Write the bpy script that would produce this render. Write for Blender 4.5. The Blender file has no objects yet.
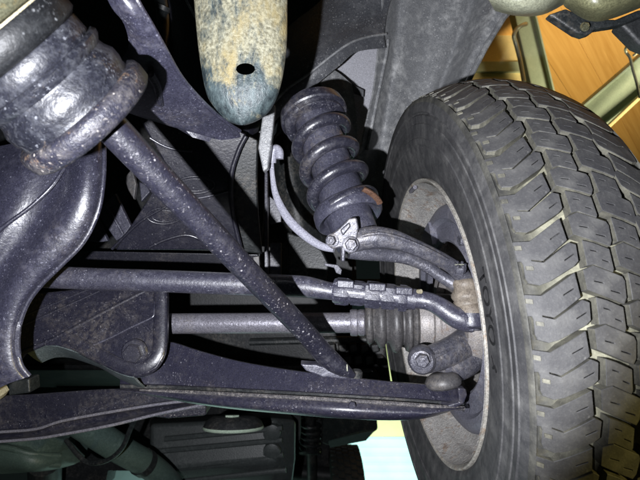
import bpy, bmesh, math, random
from mathutils import Vector, Matrix
random.seed(7)
R = math.radians
scene = bpy.context.scene

# ------------------------------------------------------------------ camera
FPX = 460.0                      # focal length in pixels of the 640 x 480 photograph
PITCH = R(30)
O = Vector((0, 0, 1.15))
RX = Vector((1, 0, 0)); FW = Vector((0, math.cos(PITCH), math.sin(PITCH))); UP = Vector((0, -math.sin(PITCH), math.cos(PITCH)))
cam_d = bpy.data.cameras.new('camera'); cam = bpy.data.objects.new('camera', cam_d)
scene.collection.objects.link(cam); scene.camera = cam
cam.location = O; cam.rotation_euler = (R(90) + PITCH, 0, 0)
cam_d.sensor_width = 36; cam_d.lens = FPX / 640 * 36
cam_d.clip_start = 0.01; cam_d.clip_end = 100
cam_d.dof.use_dof = True; cam_d.dof.focus_distance = 0.56; cam_d.dof.aperture_fstop = 13

def P(px, py, d):                # a point of the place: its direction from the lens and its distance in metres along the view axis
    return O + d * (RX * ((px - 320) / FPX) - UP * ((py - 240) / FPX) + FW)
def CV(x, y, z): return RX * x - UP * y + FW * z

# ------------------------------------------------------------------ light
world = bpy.data.worlds.new('World'); scene.world = world; world.use_nodes = True
bg = world.node_tree.nodes['Background']; bg.inputs[0].default_value = (0.55, 0.8, 0.75, 1); bg.inputs[1].default_value = 0.008
def lamp(name, kind, loc, target, power, col, **kw):
    l = bpy.data.lights.new(name, kind); o = bpy.data.objects.new(name, l); scene.collection.objects.link(o)
    o.location = loc; o.rotation_euler = (target - loc).to_track_quat('-Z', 'Y').to_euler()
    l.energy = power; l.color = col
    for k, v in kw.items(): setattr(l, k, v)
    return o
# the phone's own torch, left of and below the lens
lamp('phone_torch', 'SPOT', P(320, 240, 0.0) + CV(-0.075, 0.035, 0.0), P(252, 140, 1.0), 40.0, (0.93, 0.945, 1.0),
     spot_size=R(106), spot_blend=0.22, shadow_soft_size=0.004)
# workshop lamps and an added warm fill
lamp('workshop_lamp_warm', 'AREA', Vector((2.3, 1.2, 1.9)), Vector((1.5, 1.9, 3.9)), 30.0, (1.0, 0.86, 0.55), shape='DISK', size=0.6, spread=R(120))
lamp('workshop_lamp_rear', 'AREA', Vector((0.9, 5.2, 1.9)), Vector((0.9, 8.0, 1.1)), 120.0, (0.80, 1.0, 0.95), shape='DISK', size=0.8)
lamp('warm_fill_side', 'SPOT', Vector((1.25, -0.25, 0.80)), Vector((0.36, 0.36, 1.08)), 42.0, (1.0, 0.80, 0.22), spot_size=R(25), spot_blend=1.0, shadow_soft_size=.05)  # added fill spot, gives the tyre's right edge its yellow light
lamp('workshop_lamp_floor', 'AREA', Vector((-0.9, 3.6, 0.25)), Vector((-0.4, 2.0, 1.4)), 3.5, (0.62, 1.0, 0.86), shape='DISK', size=1.0)

scene.view_settings.view_transform = 'Standard'; scene.view_settings.look = 'None'
scene.view_settings.exposure = 0.0; scene.view_settings.gamma = 1.0
scene.view_settings.use_curve_mapping = False
scene.render.engine = 'CYCLES'
scene.cycles.max_bounces = 5; scene.cycles.use_denoising = True

# ------------------------------------------------------------------ materials
def new_mat(name):
    m = bpy.data.materials.new(name); m.use_nodes = True
    nt = m.node_tree; b = nt.nodes['Principled BSDF']
    return m, nt, b
def N(nt, t, **kw):
    n = nt.nodes.new(t)
    for k, v in kw.items(): setattr(n, k, v)
    return n
def noise(nt, co, scale, detail=4, rough=.6, dist=0):
    n = N(nt, 'ShaderNodeTexNoise'); n.inputs['Scale'].default_value = scale; n.inputs['Detail'].default_value = detail
    n.inputs['Roughness'].default_value = rough; n.inputs['Distortion'].default_value = dist
    nt.links.new(co, n.inputs['Vector']); return n.outputs['Fac']
def ramp(nt, fac, lo, hi, a=0., b=1.):
    n = N(nt, 'ShaderNodeMapRange'); n.inputs[1].default_value = lo; n.inputs[2].default_value = hi
    n.inputs[3].default_value = a; n.inputs[4].default_value = b; n.clamp = True
    nt.links.new(fac, n.inputs[0]); return n.outputs[0]
def math_n(nt, op, a, b):
    n = N(nt, 'ShaderNodeMath', operation=op)
    for i, v in enumerate((a, b)):
        if isinstance(v, (int, float)): n.inputs[i].default_value = v
        else: nt.links.new(v, n.inputs[i])
    return n.outputs[0]
def mixc(nt, fac, a, b):
    n = N(nt, 'ShaderNodeMix', data_type='RGBA')
    if isinstance(fac, (int, float)): n.inputs[0].default_value = fac
    else: nt.links.new(fac, n.inputs[0])
    for i, v in ((6, a), (7, b)):
        if isinstance(v, tuple): n.inputs[i].default_value = (*v, 1)
        else: nt.links.new(v, n.inputs[i])
    return n.outputs[2]
def bumped(nt, b, h, strength, dist):
    n = N(nt, 'ShaderNodeBump'); n.inputs['Strength'].default_value = strength; n.inputs['Distance'].default_value = dist
    nt.links.new(h, n.inputs['Height']); nt.links.new(n.outputs[0], b.inputs['Normal'])
def grimy(name, base, dust, cloud=.35, speck=.6, speck_scale=430, rough=.42, metal=0., spec=.5, bump=.25, bump_scale=260,
          rust=None, rust_amt=0., chips=.0, edge=.0, cloud_scale=16, streak=None, settle=.16, mud=0., rvar=.05, coat=0.):
    """painted or bare metal with clouds of dust, specks, chips and rust"""
    m, nt, b = new_mat(name)
    tc = N(nt, 'ShaderNodeTexCoord'); co = tc.outputs['Object']
    if streak:
        mp = N(nt, 'ShaderNodeMapping'); mp.inputs['Scale'].default_value = streak; nt.links.new(co, mp.inputs[0]); cs = mp.outputs[0]
    else: cs = co
    big = noise(nt, cs, cloud_scale, 7, .68)
    mid = noise(nt, cs, cloud_scale * 7, 6, .72)
    c = math_n(nt, 'MULTIPLY', ramp(nt, big, .38, .66), ramp(nt, mid, .46, .68))
    c = math_n(nt, 'MULTIPLY', c, cloud)
    fine = noise(nt, co, speck_scale, 3, .55)
    patch = math_n(nt, 'MULTIPLY', ramp(nt, noise(nt, co, 38, 4), .42, .62, .15, 1), ramp(nt, noise(nt, co, 11, 3), .38, .60, .25, 1))
    s = math_n(nt, 'MULTIPLY', ramp(nt, fine, .60, .70), patch); s = math_n(nt, 'MULTIPLY', s, speck)
    fac = math_n(nt, 'MAXIMUM', c, s)
    if settle:      # dust lying on what faces up
        gn = N(nt, 'ShaderNodeNewGeometry'); sx = N(nt, 'ShaderNodeSeparateXYZ'); nt.links.new(gn.outputs['Normal'], sx.inputs[0])
        fac = math_n(nt, 'MAXIMUM', fac, math_n(nt, 'MULTIPLY', math_n(nt, 'MULTIPLY', ramp(nt, sx.outputs['Z'], .15, .85), ramp(nt, mid, .36, .62)), settle))
    grit = ramp(nt, noise(nt, co, 620, 4, .7), .30, .72, .45, 1.7)
    gm = N(nt, 'ShaderNodeMix', data_type='RGBA', blend_type='MULTIPLY'); gm.inputs[0].default_value = 1.0
    gm.inputs[6].default_value = (*base, 1); nt.links.new(grit, gm.inputs[7]); base = gm.outputs[2]
    if chips:
        v = N(nt, 'ShaderNodeTexVoronoi'); v.inputs['Scale'].default_value = 150; nt.links.new(co, v.inputs['Vector'])
        ch = math_n(nt, 'MULTIPLY', ramp(nt, v.outputs['Distance'], .10, .20, 1, 0), ramp(nt, noise(nt, co, 60, 3), .52, .60))
        fac = math_n(nt, 'MAXIMUM', fac, math_n(nt, 'MULTIPLY', ch, chips))
    if edge:
        g = N(nt, 'ShaderNodeNewGeometry')
        e = math_n(nt, 'MULTIPLY', ramp(nt, g.outputs['Pointiness'], .52, .58), ramp(nt, mid, .35, .6))
        fac = math_n(nt, 'MAXIMUM', fac, math_n(nt, 'MULTIPLY', e, edge))
    col = mixc(nt, fac, base, dust)
    if rust:
        r = ramp(nt, noise(nt, co, 46, 9, .78, .3), .60 - .22 * rust_amt, .70 - .12 * rust_amt)
        r2 = mixc(nt, ramp(nt, mid, .35, .65), rust, tuple(min(1, x * 2.0) for x in rust))
        col = mixc(nt, math_n(nt, 'MULTIPLY', r, min(1, .55 + rust_amt)), col, r2)
    if mud:
        mk = math_n(nt, 'MULTIPLY', ramp(nt, noise(nt, co, 14, 5, .6), .50, .62), ramp(nt, noise(nt, co, 160, 5, .75), .44, .60))
        col = mixc(nt, math_n(nt, 'MULTIPLY', mk, mud), col, (.20, .175, .145))
    nt.links.new(col, b.inputs['Base Color'])
    b.inputs['Metallic'].default_value = metal; b.inputs['Specular IOR Level'].default_value = spec
    nt.links.new(ramp(nt, math_n(nt, 'ADD', fac, ramp(nt, mid, .3, .7, -rvar, rvar)), 0, 1, rough, min(1, rough + .4)), b.inputs['Roughness'])
    b.inputs['Coat Weight'].default_value = coat; b.inputs['Coat Roughness'].default_value = .16
    h = math_n(nt, 'ADD', noise(nt, co, bump_scale, 4, .6), math_n(nt, 'MULTIPLY', noise(nt, co, bump_scale * .2, 3), .18))
    bumped(nt, b, h, bump, .0022)
    return m
M = {}
def hook_mat():
    # old yellow primer worn through to teal grey steel, bare and dark towards the rounded end
    m, nt, b = new_mat('hook_metal')
    co = N(nt, 'ShaderNodeTexCoord').outputs['Object']
    mp = N(nt, 'ShaderNodeMapping'); mp.inputs['Scale'].default_value = (1, .5, .5); nt.links.new(co, mp.inputs[0])
    sp_ = N(nt, 'ShaderNodeSeparateXYZ'); nt.links.new(co, sp_.inputs[0])
    n1 = noise(nt, mp.outputs[0], 45, 8, .75, .5); n2 = noise(nt, mp.outputs[0], 150, 6, .75); n3 = noise(nt, co, 300, 4, .6)
    g = ramp(nt, sp_.outputs['Z'], -.095, -.015, -.36, .02)          # more primer left higher up
    y = ramp(nt, math_n(nt, 'ADD', math_n(nt, 'ADD', math_n(nt, 'MULTIPLY', n1, 1.0), math_n(nt, 'MULTIPLY', n2, .30)), g), .54, .70)
    steel = mixc(nt, ramp(nt, n2, .35, .65), (.012, .018, .022), (.085, .115, .12))
    prim = mixc(nt, ramp(nt, n3, .35, .65), (.14, .13, .085), (.36, .345, .25))
    prim = mixc(nt, ramp(nt, noise(nt, mp.outputs[0], 32, 4), .54, .68, 0, .8), prim, (.30, .24, .11))
    nt.links.new(mixc(nt, y, steel, prim), b.inputs['Base Color'])
    b.inputs['Roughness'].default_value = .42; b.inputs['Specular IOR Level'].default_value = .7
    bumped(nt, b, math_n(nt, 'ADD', n2, math_n(nt, 'MULTIPLY', n3, .5)), .5, .003)
    return m
DUST = (.36, .36, .40)
M['black_paint'] = grimy('black_paint', (.012, .0118, .0205), (.30, .29, .31), .08, .40, rough=.38, spec=.75, chips=.35, mud=.16, bump=.14, coat=.35)
M['arm_paint'] = grimy('arm_paint', (.0145, .014, .0265), (.34, .33, .37), .06, .42, rough=.38, spec=.75, chips=.35, mud=.12, bump=.14, coat=.4)
M['tie_paint'] = grimy('tie_paint', (.035, .0345, .053), (.44, .44, .52), .25, .85, rough=.40, spec=.85, chips=.4, mud=.16, bump=.28, coat=.3)
M['chipped_paint'] = grimy('chipped_paint', (.011, .0108, .019), (.52, .50, .52), .08, .75, 330, rough=.42, spec=.6, chips=.6, bump=.3, settle=.05, coat=.2)
M['dark_paint'] = grimy('dark_paint', (.012, .014, .015), (.20, .22, .21), .20, .35, rough=.42, chips=.2, mud=.3)
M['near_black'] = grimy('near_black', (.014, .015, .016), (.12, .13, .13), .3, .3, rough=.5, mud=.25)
M['pressed_paint'] = grimy('pressed_paint', (.021, .0207, .0345), (.40, .40, .50), .14, .5, rough=.36, spec=.9, chips=.25, bump=.2, mud=.12, coat=.5)
M['bush_iron'] = grimy('bush_iron', (.008, .0085, .013), (.24, .25, .28), .26, .45, rough=.42, rust=(.10, .075, .05), rust_amt=.0, chips=.5, spec=.5, bump=.35, bump_scale=220, settle=.05, coat=.15)
M['bush_rubber'] = grimy('bush_rubber', (.005, .0055, .0065), (.22, .23, .24), .12, .3, rough=.5, chips=.7, spec=.3, bump=.25, settle=.05)
M['bush_rust'] = grimy('bush_rust', (.013, .013, .021), (.34, .31, .28), .25, .6, rough=.45, spec=.45, rust=(.14, .09, .055), rust_amt=.18, chips=1., bump=.5, settle=.1)
M['dirt_bead'] = grimy('dirt_bead', (.045, .042, .046), (.34, .31, .28), .9, .9, rough=.6, bump=.8, cloud_scale=40)
M['lip_lit'] = grimy('lip_lit', (.060, .075, .078), (.36, .40, .42), .2, .6, rough=.36, spec=.8)  # turned lip: teal ambient light put into its base colour
M['rust'] = grimy('rust', (.085, .040, .022), (.24, .15, .10), .7, .5, rough=.7, bump=.6)
M['tank_grey'] = grimy('tank_grey', (.045, .052, .052), (.20, .22, .21), .3, .3, rough=.4)
M['tower_paint'] = grimy('tower_paint', (.012, .0118, .0200), (.30, .29, .31), .10, .40, rough=.34, spec=.5, chips=.35, mud=.18, bump=.14, coat=.25)
M['galvanised'] = grimy('galvanised', (.085, .085, .055), (.30, .29, .17), .5, .3, rough=.36, metal=.4, rust=(.16, .12, .05), rust_amt=.2, bump=.2)
M['hook_metal'] = hook_mat()
M['spring_paint'] = grimy('spring_paint', (.019, .019, .030), (.44, .43, .48), .20, .5, rough=.34, spec=.8, chips=.4, bump=.2, mud=.25, coat=.3)
M['shock_body'] = grimy('shock_body', (.042, .042, .062), (.36, .36, .42), .22, .5, rough=.38, spec=.7, chips=.3, mud=.25)
M['forged'] = grimy('forged', (.065, .065, .082), (.44, .43, .45), .35, .7, rough=.38, metal=.25, bump=.45, bump_scale=180, mud=.4, chips=.5)
M['shaft'] = grimy('shaft', (.15, .145, .17), (.48, .47, .52), .35, .8, rough=.36, metal=.35, bump=.35, mud=.3)
M['boot_rubber'] = grimy('boot_rubber', (.050, .048, .050), (.32, .30, .285), .35, .3, rough=.45, bump=.12, cloud_scale=24, mud=.35)
M['boot_cream'] = grimy('boot_cream', (.15, .125, .10), (.44, .38, .30), .6, .4, rough=.5, bump=.25, mud=.5)
M['cv_metal'] = grimy('cv_metal', (.22, .205, .20), (.50, .46, .41), .5, .5, rough=.48, metal=.2, bump=.3, rust=(.14, .09, .055), rust_amt=.12, mud=.4)
M['hose'] = grimy('hose', (.30, .30, .36), (.50, .50, .55), .4, .3, rough=.4)
M['rim_rust'] = grimy('rim_rust', (.28, .27, .26), (.72, .68, .60), .8, .6, rough=.48, metal=.2, rust=(.13, .075, .04), rust_amt=.30, bump=.5, cloud_scale=22, rvar=.1)
M['rim_lip'] = grimy('rim_lip', (.20, .19, .17), (.60, .57, .50), .7, .6, rough=.5, rust=(.12, .08, .05), rust_amt=.30, bump=.3)
M['shield'] = grimy('shield', (.12, .12, .15), (.36, .36, .40), .35, .3, rough=.42, metal=.2, bump=.15, mud=.3)
M['liner'] = grimy('liner', (.23, .235, .245), (.86, .86, .84), .65, 1.0, 260, rough=.36, spec=1.0, chips=.8, bump=.3, bump_scale=330, cloud_scale=7, settle=.1, coat=.2)
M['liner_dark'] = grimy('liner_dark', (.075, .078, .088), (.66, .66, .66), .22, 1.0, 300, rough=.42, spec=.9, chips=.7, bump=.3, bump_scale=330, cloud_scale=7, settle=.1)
M['pale_panel'] = grimy('pale_panel', (.42, .42, .46), (.40, .40, .42), .3, .15, rough=.5, bump=.1)
M['bumper_pale'] = grimy('bumper_pale', (.16, .165, .12), (.34, .34, .22), .6, .2, rough=.3, bump=.12)
M['bumper_olive'] = grimy('bumper_olive', (.10, .10, .055), (.28, .27, .14), .5, .3, rough=.4, bump=.15)
M['teal_pipe'] = grimy('teal_pipe', (.055, .085, .075), (.16, .22, .19), .5, .3, rough=.5)
M['steel_green'] = grimy('steel_green', (.34, .42, .33), (.52, .58, .46), .5, .1, rough=.5, bump=.1, cloud_scale=3)
M['cream_board'] = grimy('cream_board', (.72, .60, .30), (.80, .70, .42), .4, .0, rough=.6, bump=.05, cloud_scale=3)
M['wire'] = grimy('wire', (.45, .46, .36), (.6, .6, .5), .3, .1, rough=.35, metal=.6)
M['nut_cream'] = grimy('nut_cream', (.30, .27, .18), (.55, .52, .40), .5, .3, rough=.45, rust=(.2, .13, .06), rust_amt=.2)

def rubber(name, base, dust, cloud, rough=.62, cs=9, fine=.35, edge=None):
    m, nt, b = new_mat(name)
    co = N(nt, 'ShaderNodeTexCoord').outputs['Object']
    big = noise(nt, co, cs, 6, .65); mid = noise(nt, co, 70, 6, .7); fi = noise(nt, co, 520, 3)
    c = math_n(nt, 'ADD', math_n(nt, 'MULTIPLY', math_n(nt, 'MULTIPLY', ramp(nt, big, .30, .70), ramp(nt, mid, .3, .72)), cloud),
               math_n(nt, 'MULTIPLY', ramp(nt, fi, .55, .75), fine * .4))
    v = N(nt, 'ShaderNodeTexVoronoi'); v.inputs['Scale'].default_value = 70; nt.links.new(co, v.inputs['Vector'])
    chip = math_n(nt, 'MULTIPLY', ramp(nt, v.outputs['Distance'], .05, .11, 1, 0), ramp(nt, noise(nt, co, 50, 2), .56, .60))
    c = math_n(nt, 'MAXIMUM', c, math_n(nt, 'MULTIPLY', chip, fine))
    if edge:        # packed dust lies in the middle grooves, the shoulder pockets stay cleaner
        sx = N(nt, 'ShaderNodeSeparateXYZ'); nt.links.new(co, sx.inputs[0])
        w = math_n(nt, 'ADD', math_n(nt, 'ABSOLUTE', math_n(nt, 'SUBTRACT', sx.outputs['X'], .0625), 0.), ramp(nt, mid, .3, .7, -.008, .008))
        w = ramp(nt, w, .034, .066)
        base = mixc(nt, w, base, edge[0]); dust = mixc(nt, w, dust, edge[1])
    nt.links.new(mixc(nt, c, base, dust), b.inputs['Base Color'])
    b.inputs['Roughness'].default_value = rough; b.inputs['Specular IOR Level'].default_value = .35
    bumped(nt, b, math_n(nt, 'ADD', mid, math_n(nt, 'MULTIPLY', fi, .6)), .22, .0015)
    return m
M['tread'] = rubber('tread', (.031, .031, .034), (.185, .182, .170), .50, cs=22)
M['tread_side'] = rubber('tread_side', (.040, .039, .034), (.27, .26, .20), .8, cs=30)
M['scoop'] = rubber('scoop', (.034, .034, .033), (.22, .213, .175), .9, cs=26)
M['tread_floor'] = rubber('tread_floor', (.085, .083, .062), (.46, .445, .32), 1.0, cs=40, edge=((.024, .024, .0235), (.135, .131, .11)))
M['sidewall'] = rubber('sidewall', (.026, .026, .0285), (.18, .177, .17), .65, cs=18)
M['letter'] = rubber('letter', (.005, .005, .0055), (.02, .02, .02), .3)
M['far_tyre'] = rubber('far_tyre', (.03, .032, .03), (.10, .105, .095), .5)

def wood():
    m, nt, b = new_mat('orange_wood')
    tc = N(nt, 'ShaderNodeTexCoord'); mp = N(nt, 'ShaderNodeMapping'); mp.inputs['Scale'].default_value = (38, 1.3, 8)
    oi = N(nt, 'ShaderNodeObjectInfo')
    ad = N(nt, 'ShaderNodeVectorMath', operation='ADD'); nt.links.new(tc.outputs['Object'], ad.inputs[0]); 
    cx = N(nt, 'ShaderNodeCombineXYZ'); nt.links.new(math_n(nt, 'MULTIPLY', oi.outputs['Random'], 9.), cx.inputs[0]); nt.links.new(cx.outputs[0], ad.inputs[1])
    nt.links.new(ad.outputs[0], mp.inputs[0])
    g = noise(nt, mp.outputs[0], 1.0, 6, .65, .6)
    g2 = noise(nt, mp.outputs[0], 4.0, 3, .6)
    f = math_n(nt, 'ADD', math_n(nt, 'MULTIPLY', ramp(nt, g, .33, .68), .75), math_n(nt, 'MULTIPLY', g2, .25))
    col = mixc(nt, f, (.44, .215, .045), (.70, .41, .13))
    col = mixc(nt, ramp(nt, oi.outputs['Random'], 0, 1, 0, .45), col, (.66, .36, .095))
    nt.links.new(col, b.inputs['Base Color']); b.inputs['Roughness'].default_value = .45
    return m
M['wood'] = wood()
def plain(name, c, r=.7):
    m, nt, b = new_mat(name)
    co = N(nt, 'ShaderNodeTexCoord').outputs['Object']
    nt.links.new(mixc(nt, ramp(nt, noise(nt, co, 2.2, 5), .3, .7), c, tuple(x * .82 for x in c)), b.inputs['Base Color'])
    b.inputs['Roughness'].default_value = r; return m
M['wall_cyan'] = plain('wall_cyan', (.58, .83, .81)); M['wall_yellow'] = plain('wall_yellow', (.74, .72, .34))

# ------------------------------------------------------------------ mesh helpers
def cr(pts, n):
    """Catmull-Rom through points (tuples of any size), n samples per span"""
    pts = [tuple(p) for p in pts]; out = []
    k = len(pts)
    for i in range(k - 1):
        p0 = pts[max(i - 1, 0)]; p1 = pts[i]; p2 = pts[i + 1]; p3 = pts[min(i + 2, k - 1)]
        for j in range(n):
            t = j / n
            out.append(tuple(.5 * (2 * b + (c - a) * t + (2 * a - 5 * b + 4 * c - d) * t * t + (3 * b - a - 3 * c + d) * t ** 3)
                             for a, b, c, d in zip(p0, p1, p2, p3)))
    out.append(pts[-1]); return out
class MB:
    def __init__(s): s.v = []; s.f = []; s.m = []; s.cur = 0
    def add(s, vs, fs):
        o = len(s.v); s.v += [Vector(v) for v in vs]; s.f += [tuple(i + o for i in f) for f in fs]; s.m += [s.cur] * len(fs); return s
    def tube(s, path, rad, seg=16, cap=True, flat=None):
        """path: world points; rad: number or list; flat=(vector, factor) squashes the section"""
        path = [Vector(p) for p in path]; n = len(path)
        rad = [rad] * n if isinstance(rad, (int, float)) else rad
        vs = []; t0 = (path[1] - path[0]).normalized()
        ref = t0.orthogonal().normalized()
        for i, p in enumerate(path):
            t = (path[min(i + 1, n - 1)] - path[max(i - 1, 0)]).normalized()
            ref = (ref - t * ref.dot(t)).normalized(); bi = t.cross(ref)
            for k in range(seg):
                a = 2 * math.pi * k / seg; off = (ref * math.cos(a) + bi * math.sin(a)) * rad[i]
                if flat: off -= flat[0] * off.dot(flat[0]) * (1 - flat[1])
                vs.append(p + off)
        fs = [(i * seg + k, i * seg + (k + 1) % seg, (i + 1) * seg + (k + 1) % seg, (i + 1) * seg + k) for i in range(n - 1) for k in range(seg)]
        if cap: fs += [tuple(range(seg))[::-1], tuple((n - 1) * seg + k for k in range(seg))]
        return s.add(vs, fs)
    def lathe(s, prof, o, axis, seg=48, closed=False, a0=0, a1=2 * math.pi):
        """prof: (along, radius)"""
        axis = axis.normalized(); r1 = axis.orthogonal().normalized(); r2 = axis.cross(r1); n = len(prof)
        full = abs(a1 - a0 - 2 * math.pi) < 1e-6; ns = seg if full else seg + 1
        vs = [o + axis * a + (r1 * math.cos(a0 + (a1 - a0) * k / seg) + r2 * math.sin(a0 + (a1 - a0) * k / seg)) * r for a, r in prof for k in range(ns)]
        fs = []
        for i in range(n if closed else n - 1):
            j = (i + 1) % n
            for k in range(seg):
                k2 = (k + 1) % ns
                fs.append((i * ns + k, i * ns + k2, j * ns + k2, j * ns + k))
        return s.add(vs, fs)
    def prism(s, pts, vec):
        n = len(pts); pts = [Vector(p) for p in pts]
        vs = pts + [p + vec for p in pts]
        return s.add(vs, [tuple(range(n)), tuple(range(2 * n - 1, n - 1, -1))] + [(i, i + n, (i + 1) % n + n, (i + 1) % n) for i in range(n)])
    def sheet(s, rows, thick, nu=4, nv=4, away=None):
        """smooth curved sheet metal through rows of world points, with thickness away from the lens"""
        away = away or FW
        rr = [[Vector(q) for q in cr([tuple(p) for p in r], nu)] for r in rows]
        cols = [cr([tuple(r[j]) for r in rr], nv) for j in range(len(rr[0]))]
        g = [[Vector(cols[j][i]) for j in range(len(cols))] for i in range(len(cols[0]))]
        H = len(g); Wd = len(g[0])
        vs = [p for r in g for p in r]; nrm = []
        for i in range(H):
            for j in range(Wd):
                du = g[i][min(j + 1, Wd - 1)] - g[i][max(j - 1, 0)]; dv = g[min(i + 1, H - 1)][j] - g[max(i - 1, 0)][j]
                q = du.cross(dv); q = q.normalized() if q.length > 1e-12 else away
                nrm.append(q if q.dot(away) > 0 else -q)
        back = [p + q * thick for p, q in zip(vs, nrm)]
        K = H * Wd; fs = []
        for i in range(H - 1):
            for j in range(Wd - 1):
                a = i * Wd + j
                fs.append((a, a + 1, a + Wd + 1, a + Wd)); fs.append((K + a, K + a + Wd, K + a + Wd + 1, K + a + 1))
        ring = [j for j in range(Wd)] + [i * Wd + Wd - 1 for i in range(1, H)] + [(H - 1) * Wd + j for j in range(Wd - 2, -1, -1)] + [i * Wd for i in range(H - 2, 0, -1)]
        for a, b in zip(ring, ring[1:] + ring[:1]): fs.append((a, a + K, b + K, b))
        return s.add(vs + back, fs)
    def loft(s, secs, cap=True):
        """closed sections of equal length"""
        n = len(secs[0]); vs = [Vector(p) for q in secs for p in q]
        fs = [(i * n + k, i * n + (k + 1) % n, (i + 1) * n + (k + 1) % n, (i + 1) * n + k) for i in range(len(secs) - 1) for k in range(n)]
        if cap: fs += [tuple(range(n))[::-1], tuple((len(secs) - 1) * n + k for k in range(n))]
        return s.add(vs, fs)
    def hexnut(s, o, axis, r, h, n=6, ch=.12):
        axis = axis.normalized()
        prof = [(0, r), (h * .75, r), (h, r * (1 - ch))]
        a = axis.orthogonal().normalized(); b = axis.cross(a)
        vs = [o + axis * p[0] + (a * math.cos(2 * math.pi * k / n) + b * math.sin(2 * math.pi * k / n)) * p[1] for p in prof for k in range(n)]
        fs = [(i * n + k, i * n + (k + 1) % n, (i + 1) * n + (k + 1) % n, (i + 1) * n + k) for i in range(2) for k in range(n)]
        fs += [tuple(range(n))[::-1], tuple(2 * n + k for k in range(n))]
        return s.add(vs, fs)
    def build(s, name, mat, parent=None, smooth=35, bevel=0., mats=None, subd=0):
        me = bpy.data.meshes.new(name)
        off = parent_loc(parent)
        me.from_pydata([tuple(v - off) for v in s.v], [], s.f)
        for mm in ([mat] if not mats else mats): me.materials.append(M[mm])
        if mats: me.polygons.foreach_set('material_index', s.m)
        bm = bmesh.new(); bm.from_mesh(me); bmesh.ops.recalc_face_normals(bm, faces=bm.faces); bm.to_mesh(me); bm.free()
        me.polygons.foreach_set('use_smooth', [True] * len(me.polygons))
        me.set_sharp_from_angle(angle=R(smooth))
        o = bpy.data.objects.new(name, me); scene.collection.objects.link(o)
        if parent: o.parent = parent
        if bevel:
            b = o.modifiers.new('bevel', 'BEVEL'); b.width = bevel; b.segments = 3; b.limit_method = 'ANGLE'; b.angle_limit = R(35)
            b.harden_normals = True
        return o
def parent_loc(p):
    v = Vector((0, 0, 0))
    while p: v = v + p.location; p = p.parent
    return v
def tag(o, label=None, cat=None, group=None, kind=None):
    if label: o['label'] = label
    if cat: o['category'] = cat
    if group: o['group'] = group
    if kind: o['kind'] = kind
    return o
def thing(name, label, cat, loc, group=None):
    o = bpy.data.objects.new(name, None); scene.collection.objects.link(o); o.location = loc; o.empty_display_size = .05
    return tag(o, label, cat, group)
def pp(L): return [P(*q) for q in L]
def plate(pts, vec): return MB().prism(pp(pts), vec)
def bolt(parent, px, py, d, r, h, axis, mat, washer=1.35, name='bolt'):
    o = P(px, py, d); ax = axis.normalized(); m = MB()
    m.lathe([(0, .0001), (0, r * washer), (h * .22, r * washer), (h * .25, r * washer * .92), (h * .25, .0001)], o, ax, 28)
    m.hexnut(o + ax * h * .2, ax, r, h * .8)
    m.lathe([(h * .95, .0001), (h * .95, r * .55), (h * 1.12, r * .5), (h * 1.14, .0001)], o, ax, 16)
    return m.build(name, mat, parent, 30)
TO = -FW                        # towards the lens

# ------------------------------------------------------------------ the place behind: ceiling, far wall
ZC = O.z + 2.7
def onz(px, py, z):
    d = RX * ((px - 320) / FPX) - UP * ((py - 240) / FPX) + FW
    return O + d * ((z - O.z) / d.z)
g0 = onz(545, 20, ZC); g1 = onz(592, 100, ZC)
gd = (g1 - g0); gd.z = 0; gd.normalize(); gx = Vector((gd.y, -gd.x, 0))
if gx.x < 0: gx = -gx
ceil = bpy.data.objects.new('workshop_ceiling', None); scene.collection.objects.link(ceil); ceil.location = g0; tag(ceil, kind='structure')
PW = .21
for k in range(-3, 15):
    m = MB(); c = g0 + gx * (k * PW)
    hw = PW * .5 - .0006; zz = Vector((0, 0, .02)); dz = Vector((0, 0, random.uniform(-.004, .004)))
    a = c - gx * hw - gd * 2.6 + dz; b = c + gx * hw - gd * 2.6 + dz; e = c + gx * hw + gd * 2.6 + dz; f = c - gx * hw + gd * 2.6 + dz
    me = MB(); me.prism([a - c, b - c, e - c, f - c], zz)
    o = me.build('plank', 'wood'); o.location = c - g0; o.parent = ceil
    # the grain runs along the plank
    rot = Matrix((( gx.x, gd.x, 0), (gx.y, gd.y, 0), (0, 0, 1)))
    o.data.transform(rot.inverted().to_4x4()); o.rotation_euler = rot.to_euler()
back = MB().prism([g0 + gx * -.7 - gd * 2.7 + Vector((0, 0, .03)), g0 + gx * 3.3 - gd * 2.7 + Vector((0, 0, .03)), g0 + gx * 3.3 + gd * 2.7 + Vector((0, 0, .03)), g0 + gx * -.7 + gd * 2.7 + Vector((0, 0, .03))], Vector((0, 0, .03)))
back.build('backing_board', 'near_black', ceil)

def bar(name, label, cat, mat, a, b, w, up, h, group=None):
    """a straight bar from a to b, w wide, h deep"""
    t = (b - a).normalized(); sd = t.cross(up).normalized(); upn = sd.cross(t).normalized(); m = MB()
    m.prism([a - sd * w / 2 - upn * h / 2, a + sd * w / 2 - upn * h / 2, a + sd * w / 2 + upn * h / 2, a - sd * w / 2 + upn * h / 2], b - a)
    o = m.build(name, mat, None, 30, .004); tag(o, label, cat, group); return o
Zu = Vector((0, 0, 1))
def ibeam(name, label, a, b, w, h, face):
    t = (b - a).normalized(); sd = t.cross(face).normalized(); fn = sd.cross(t).normalized()
    root = thing(name, label, 'beam', (a + b) / 2)
    def bx(nm, c0, ww, hh):
        c = c0; m = MB(); m.prism([a + c - sd * ww / 2 - fn * hh / 2, a + c + sd * ww / 2 - fn * hh / 2, a + c + sd * ww / 2 + fn * hh / 2, a + c - sd * ww / 2 + fn * hh / 2], b - a)
        return m.build(nm, 'steel_green', root, 30, .003)
    bx('web', Vector((0, 0, 0)), w, .012); bx('flange', sd * w / 2, .012, h); bx('flange', -sd * w / 2, .012, h)
    return root
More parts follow.
